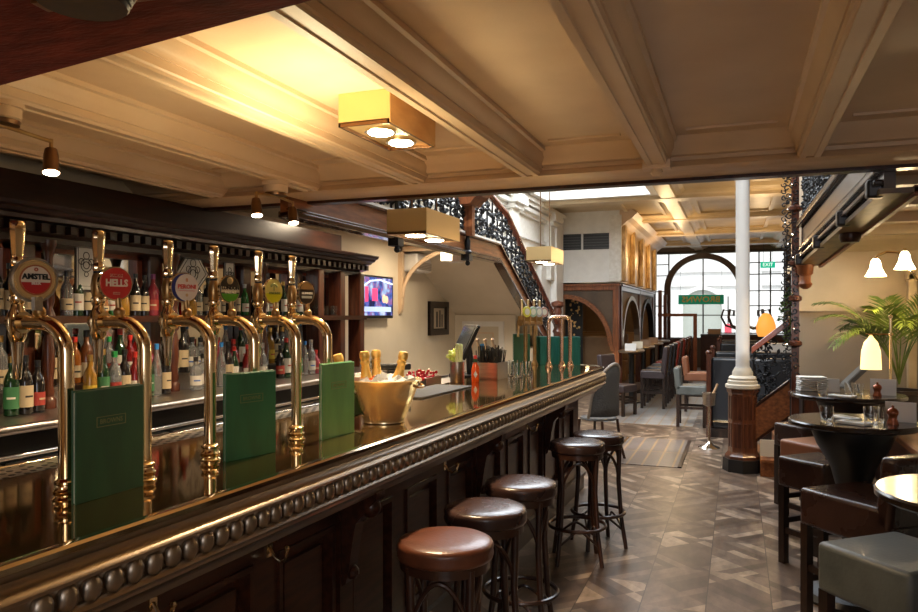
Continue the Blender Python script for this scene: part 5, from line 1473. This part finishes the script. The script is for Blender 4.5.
pl = thing('potted_palm', 'potted palm with arching green fronds in dark planter by right wall', 'plant', (1.47, 8.2, .0))
MB().lathe([(.16, .42), (.19, .45), (.21, .86), (.225, .87), (.225, .90), (.20, .90), (.19, .86), (.001, .85)], (0, 0, 0), 24).build('planter', mat('dark_planter', (.03, .018, .012), .35), pl)
MB().lathe([(.20, 0), (.20, .42), (.001, .42)], (0, 0, 0), 24).build('stand', M['black_wood'], pl)
R = random.Random(11)
fr_spec = [(-2.9, .75, .62), (-2.4, .80, .35), (2.9, .72, .85), (3.5, .62, .25), (-.5, .55, .6), (.5, .5, .7), (1.8, .45, .9), (-1.6, .6, .55), (-2.0, .72, .75), (0, .5, .9), (2.5, .6, .5), (-1.0, .5, .9)]
for az, ln, up in fr_spec:
    b = MB(); base = Vector((0, 0, 1.0)); pts = []
    n = 14
    for i in range(n + 1):
        q = i / n
        pts.append(Vector((math.cos(az) * ln * q ** 1.2, math.sin(az) * ln * q ** 1.2 * .6, .95 + .50 + (.42 + up * .36) * q - .66 * q * q * (1.1 - up * .5) - .50 * (1 - q) ** 2)))
    b.tube(pts, [.008 * (1 - .7 * i / n) for i in range(n + 1)], 5)
    side = Vector((-math.sin(az), math.cos(az) * .6, 0)).normalized()
    for i in range(4, n + 1):
        for q2 in (0, .5):
            q = min(i + q2, n); j = int(q); p0 = pts[j].lerp(pts[min(j + 1, n)], q - j); d = (pts[min(j + 1, n)] - pts[max(j - 1, 0)]).normalized()
            L_ = .21 * math.sin(PI * (.18 + .75 * (q / n))) + .04
            for s_ in (-1, 1):
                tip = p0 + (d * .75 + side * s_ * .75 + Vector((0, 0, -.18 + R.uniform(-.05, .1)))).normalized() * L_
                mid = p0.lerp(tip, .5) + Vector((0, 0, .02)); w = d.cross(tip - p0).cross(tip - p0).normalized() * .011
                k_ = len(b.v); b.v += [tuple(p0), tuple(mid + w), tuple(tip), tuple(mid - w)]; b.f.append((k_, k_ + 1, k_ + 2, k_ + 3))
    b.build('frond', M['leaf'], pl)


def bell(par, x, y, z, m, r=.07, h=.12, name='lamp_shade'):
    return MB().lathe([(.012, h), (.022, h - .005), (.040, h - .03), (.050, h * .45), (r * .86, .02), (r, 0), (r * .97, .0), (r * .82, .02), (.047, h * .45), (.036, h - .034), (.001, h - .012)], (x, y, z), 24).build(name, m, par)


sh_m = mat('opal_glass_lit', (.95, .85, .65), .4, emit=5.5, emitcol=(1, .83, .55))
wl = thing('wall_lamp', 'twin-armed brass wall lamp with two lit white bell shades', 'wall lamp', (1.66, 7.6, 2.02))
for (x, z) in ((-.485, -.01), (-.255, .05)):
    b = MB().tube([(.2, .05, -.06), (x + .1, .02, -.08), (x + .03, 0, .03), (x + .005, 0, .13), (x, 0, .155), (x, 0, .12)], .012, 8)
    if x < -.3: b = MB().tube([(x + .24, 0, .06), (x + .18, 0, .16), (x + .09, 0, .17), (x + .02, 0, .14), (x, 0, .09)], .011, 8)
    b.lathe([(.012, .01), (.02, -.01), (.02, -.02)], (x, 0, z + .135), 12)
    b.build('brass_arm', M['brass'], wl); bell(wl, x, 0, z - .04, sh_m, .088, .165)
    light('wall_lamp_bulb', 'POINT', (1.66 + x, 7.6, 2.02 + z - .05), 12, (1, .70, .36), .05)
MB().lathe([(.06, 0), (.06, .02), (.02, .03)], (0, 0, 0), 20, mx=face_minus_y(.2, .06, -.06)).build('backplate', M['brass'], wl)
tl = thing('brass_reading_lamp', 'brass standing lamp with glowing cream bell shade by the palm', 'lamp', (1.33, 7.2, .747))
tl.location = (1.14, 6.7, .747)
MB().lathe([(.08, 0), (.08, .01), (.02, .02), (.012, .04)], (0, 0, 0), 20).tube([(0, 0, .02), (0, 0, .85)], .010, 10).ball((0, 0, .86), .018, 10).build('pole', M['brass'], tl)
MB().tube([(.02, 0, .72), (-.18, -.03, .72)], .006, 8).ball((0, 0, .72), .018, 10).build('arm', M['brass'], tl)
MB().lathe([(.01, .83), (.022, .81), (.05, .775), (.070, .70), (.076, .56), (.073, .56), (.066, .70), (.046, .77), (.001, .80)], (-.14, -.02, -.12), 24).build('lamp_shade', mat('cream_shade_lit', (.9, .75, .45), .5, emit=1.3, emitcol=(1, .72, .30)), tl)
light('reading_lamp_bulb', 'POINT', (1.0, 6.68, 1.24), 3.5, (1, .70, .35), .04)

wf = struct(MB().box(1.64, 2.1, 8.70, 8.78, .6, .72).box(1.64, 1.72, 8.70, 8.8, .72, 2.05).box(1.62, 2.1, 8.70, 8.8, 1.98, 2.08).build('window_3', mat('gilded_window_frame', (.55, .40, .20), .4, col2=(.66, .52, .30), scale=5), smooth=0, bevel=.01))
MB().box(1.76, 2.1, 8.74, 8.78, .75, 1.95).build('pane', mat('amber_pane', (.25, .20, .08), .15, col2=(.45, .36, .16), scale=6), wf, smooth=0)
MB().box(1.76, 1.78, 8.71, 8.75, .75, 1.95).box(1.9, 1.92, 8.71, 8.75, .75, 1.95).build('glazing_bars', M['gold'], wf, smooth=0)

# ================================================================== FAR ROOM
# woven chair at the end of the bar
wc = thing('rattan_chair', 'grey woven bistro chair with curved pale frame at the bar end', 'chair', (-1.46, 8.35, 0), 1.15)
MB().lathe([(.001, .45), (.20, .45), (.21, .46), (.20, .475), (.001, .48)], (0, 0, 0), 24).build('seat', mat('grey_weave', (.05, .05, .05), .6, bump=.8, scale=60), wc)
for sx, sy in ((-1, -1), (1, -1), (-1, 1), (1, 1)):
    MB().tube([(sx * .15, sy * .15, .45), (sx * .17, sy * .17, .2), (sx * .21, sy * .21, 0)], .016, 8).build('leg', M['bent_wood'], wc)
b = MB()
P = []
for i in range(17):
    q = i / 16; a = -PI * .05 - PI * .9 * q
    P.append((.25 * math.cos(a), .22 * math.sin(a), .48 + .60 * math.sin(PI * q) ** .55))
b.tube(P, .017, 8)
b.build('back_frame', mat('pale_rattan', (.22, .18, .145), .45), wc)
vs = []; fs = []
for i in range(17):
    q = i / 16
    for j in range(6):
        vs.append((P[i][0], P[i][1], .50 + (P[i][2] - .50) * j / 5))
for i in range(16):
    for j in range(5): fs.append((i * 6 + j, (i + 1) * 6 + j, (i + 1) * 6 + j + 1, i * 6 + j + 1))
o = MB().add(vs, fs).build('woven_back', mat('grey_weave', (.10, .10, .10), .6), wc)
md = o.modifiers.new('thickness', 'SOLIDIFY'); md.thickness = .012
MB().tube([(.17 * math.cos(2 * PI * i / 20), .17 * math.sin(2 * PI * i / 20), .28) for i in range(20)], .010, 6, closed=True).build('ring_stretcher', M['bent_wood'], wc)

def high_chair(label, m, loc, rz, group=None, h=.66, bh=.42, w=.42):
    return square_stool(label, m, loc, rz, True, w=w, d=.42, h=h, skirt=.14, bh=bh, group=group, cat='chair', name='high_chair')


M['crimson'] = M['crimson']
gname = 'upholstered high chairs in a row beside the booths'
desc = ['nearest plum leather high chair in row beside booths', 'black high chair directly behind the nearest plum one', 'second black high chair in row before the crimson one', 'crimson leather high chair midway along the booth row', 'grey high chair after the crimson one along booths', 'second crimson high chair along the booth row', 'dark high chair behind second crimson one', 'brown high chair near the far end of booth row', 'last high chair of the booth row']
ms = ['plum_leather', 'black_leather', 'black_leather', 'crimson', 'plum_leather', 'crimson', 'brown_leather', 'red_leather', 'brown_leather']
for k in range(9):
    high_chair(desc[k], ms[k], (-1.36, 13.3 + k * .86, 0), -PI / 2, gname)
square_stool('low plum dining chair standing just before the booth row', 'plum_leather', (-1.80, 12.15, 0), 1.2, True, w=.44, d=.44, h=.50, skirt=.12, bh=.48, cat='chair', name='dining_chair')
for k in range(4):
    t = thing('high_table', ['high bar table nearest in row beside the booths', 'second high bar table beside the booths', 'third high bar table beside the booths', 'furthest high bar table beside the booths'][k], 'table', (-1.82, 13.9 + k * 1.85, 0), 0, 'high tables beside the booths')
    MB().lathe([(.001, .94), (.36, .94), (.38, .95), (.38, .965), (.37, .975), (.001, .975)], (0, 0, 0), 28, sx=.6, sy=1.7).build('tabletop', M['pewter'], t)
    MB().lathe([(.17, 0), (.17, .03), (.05, .08), (.05, .90), (.15, .94)], (0, 0, 0), 16).build('pedestal', M['black'], t)
for k, (y, m_) in enumerate(((13.6, 'white'), (14.6, 'offwhite'), (15.9, 'card'), (17.2, 'card'))):
    o = tag(MB().box(-.10, .10, -.01, .01, 0, .13).build('table_sign', M[m_], None), ['white card on the nearest high table', 'cream card further along the nearest high table', 'brown card on the second high table', 'brown card on the third high table'][k], 'card', 'cards on the high tables')
    o.location = (-1.80, y, .976)
    if k == 3: o.location.y = 17.5

# wooden posts dividing
for k, (x, y, z, lb) in enumerate(((-1.98, 21.0, 2.3, 'slim dark red post nearest before the far glass door'), (-1.95, 22.2, 2.2, 'slim dark red post close to the street window'))):
    tag(MB().box(-.05, .05, -.05, .05, 0, z).build('slim_post', M['wood_z'], None, bevel=.01), lb, 'post').location = (x, y, 0)
sd = thing('wooden_screen', 'low wooden screen with open top rail before the street window', 'screen', (-1.2, 21.8, 0))
MB().box(-.92, .15, -.03, .03, 1.58, 1.66).build('top_rail', M['oak'], sd, smooth=0)
MB().box(.05, .15, -.04, .04, 0, 1.66).build('post', M['oak_z'], sd, smooth=0)
MB().box(-.92, .05, -.02, .02, 0, .95).build('panel', M['wood'], sd, smooth=0)
sb = thing('window_counter', 'long dark wooden counter running under the arched street window', 'counter', (.2, 23.1, 0))
MB().box(-1.2, 1.3, -.35, .35, 1.0, 1.06).build('top', M['black_wood'], sb, smooth=0)
MB().box(-1.2, 1.3, -.30, .30, 0, 1.0).build('front_panel', M['wood'], sb, smooth=0)
ob = tag(MB().box(-.18, .18, -.1, .1, 0, .15).build('wooden_box', M['card'], None, bevel=.01), 'brown box standing on the dark counter under street window', 'box'); ob.location = (-.62, 22.95, 1.061)

# centre seating
high_chair('grey leather high chair left of the black booth seats', 'grey_leather', (-.62, 11.35, 0), PI / 2, None, h=.60, bh=.26)
high_chair('rusty pink high chair behind the grey one', 'tan_leather', (-.62, 13.1, 0), PI / 2, None, h=.66, bh=.26)
for k, (y, lb) in enumerate(((10.7, 'nearest black leather booth seat with high back behind white column'), (12.4, 'second black leather booth seat behind the nearest'), (16.2, 'third black leather booth seat towards window'), (18.0, 'furthest black leather booth seat before the window counter'))):
    t = thing('booth_bench', lb, 'bench', (.30, y, 0), 0, 'black leather booth benches behind the column')
    MB().box(-.62, .55, -.28, .28, .12, .48).build('seat', M['black_leather'], t, bevel=.04, smooth=60)
    MB().box(-.62, .55, -.36, -.24, .12, 1.06).build('backrest', M['black_leather'], t, bevel=.04, smooth=60)
    MB().box(-.68, -.62, -.38, -.30, 0, 1.10).ball((-.65, -.34, 1.12), .04, 10).build('end_post', M['wood_z'], t)
    MB().box(-.66, .58, -.34, .30, 0, .12).build('base', M['black_wood'], t, smooth=0)
    MB().tube([(-.6, -.385, .22), (.55, -.385, .22)], .014, 8).build('foot_rail', M['brass'], t)
cs_ = thing('pedestal_bin', 'chrome pedestal stand with wide foot beside the black booth', 'stand', (-.32, 9.55, 0))
MB().lathe([(.13, 0), (.12, .01), (.06, .035), (.02, .07), (.015, .10), (.015, .50)], (0, 0, 0), 24).build('foot', M['chrome'], cs_)
MB().lathe([(.02, .50), (.07, .52), (.08, .66), (.085, .665), (.085, .67), (.07, .67), (.06, .54), (.001, .53)], (0, 0, 0), 24).build('bowl', M['steel'], cs_)
MB().cyl((.02, 0, .60), (.10, 0, .78), .014, 8).build('wooden_grip', colm((.40, .25, .14), .5), cs_)

hs = thing('coat_stand', 'dark bentwood coat stand with curled hooks behind white column', 'coat stand', (.16, 15.0, 0))
MB().tube([(0, 0, 0), (0, 0, 1.75)], .025, 8).build('pole', M['black_wood'], hs)
for k in range(8):
    a = k * PI / 4; c, s_ = math.cos(a), math.sin(a)
    MB().tube([(r * c, r * s_, z) for r, z in ((.02, 1.42), (.18, 1.36), (.36, 1.42), (.44, 1.58), (.40, 1.72), (.30, 1.70), (.31, 1.60))], .022, 6).build('hook', M['black_wood'], hs)
for k in range(4):
    a = k * PI / 2 + .4; MB().tube([(0, 0, .3), (.15 * math.cos(a), .15 * math.sin(a), .2), (.28 * math.cos(a), .28 * math.sin(a), 0)], .018, 6).build('foot', M['black_wood'], hs)
pd = thing('planter_divider', 'pale grey box planter divider right of the white column', 'planter', (.62, 14.2, 0))
MB().box(-.30, .45, -.25, .25, 0, 1.12).build('box', mat('pale_grey_panel', (.50, .50, .50), .5), pd, bevel=.01)
bu = thing('ivy_bush', 'dark green ivy bush growing above the pale planter', 'plant', (.86, 14.25, 1.12))
R = random.Random(3); b = MB()
for k in range(260):
    a = R.uniform(0, 2 * PI); h = R.random(); r = .20 * math.sin(PI * min(1, h * .9 + .1)) * R.uniform(.5, 1)
    p = Vector((r * math.cos(a), r * math.sin(a), .02 + h * .95)); d = Vector((R.uniform(-1, 1), R.uniform(-1, 1), R.uniform(-.4, .8))).normalized() * .07; e = d.orthogonal().normalized() * .03
    k_ = len(b.v); b.v += [tuple(p - d * .5), tuple(p + e), tuple(p + d * .5), tuple(p - e)]; b.f.append((k_, k_ + 1, k_ + 2, k_ + 3))
b.build('foliage', mat('ivy_leaf', (.015, .06, .012), .5, col2=(.04, .12, .02), scale=9), bu)
MB().tube([(0, 0, 0), (.01, 0, .9)], .012, 6).build('stem', M['black_wood'], bu)
gl_ = thing('table_lamp', 'glowing orange beehive lamp standing on the pale planter', 'lamp', (.48, 14.15, 1.12))
MB().lathe([(.06, 0), (.06, .02), (.02, .04), (.02, .12)], (0, 0, 0), 16).build('base', M['brass'], gl_)
MB().lathe([(.13, .12), (.165, .2), (.16, .32), (.12, .44), (.06, .52), (.001, .54)], (0, 0, 0), 20).build('lamp_shade', mat('orange_shade', (.6, .22, .03), .5, emit=.65, emitcol=(1, .36, .06)), gl_)

# point lights added to warm the far room and the gilded relief
for (x, y, z, p) in ((.5, 13.0, 2.7, 26), (.5, 18.0, 2.7, 26), (-1.4, 16.0, 3.0, 22), (-1.4, 19.2, 3.0, 22), (-3.2, 17.0, 2.0, 5), (-3.2, 20.0, 2.0, 5)):
    light('far_room_fill', 'POINT', (x, y, z), p, (1, .68, .34), .08)

for y in (6.3, 8.4):
    light('under_gallery_lamp', 'AREA', (-3.45, y, 2.54), 17, (1, .80, .56), .25)
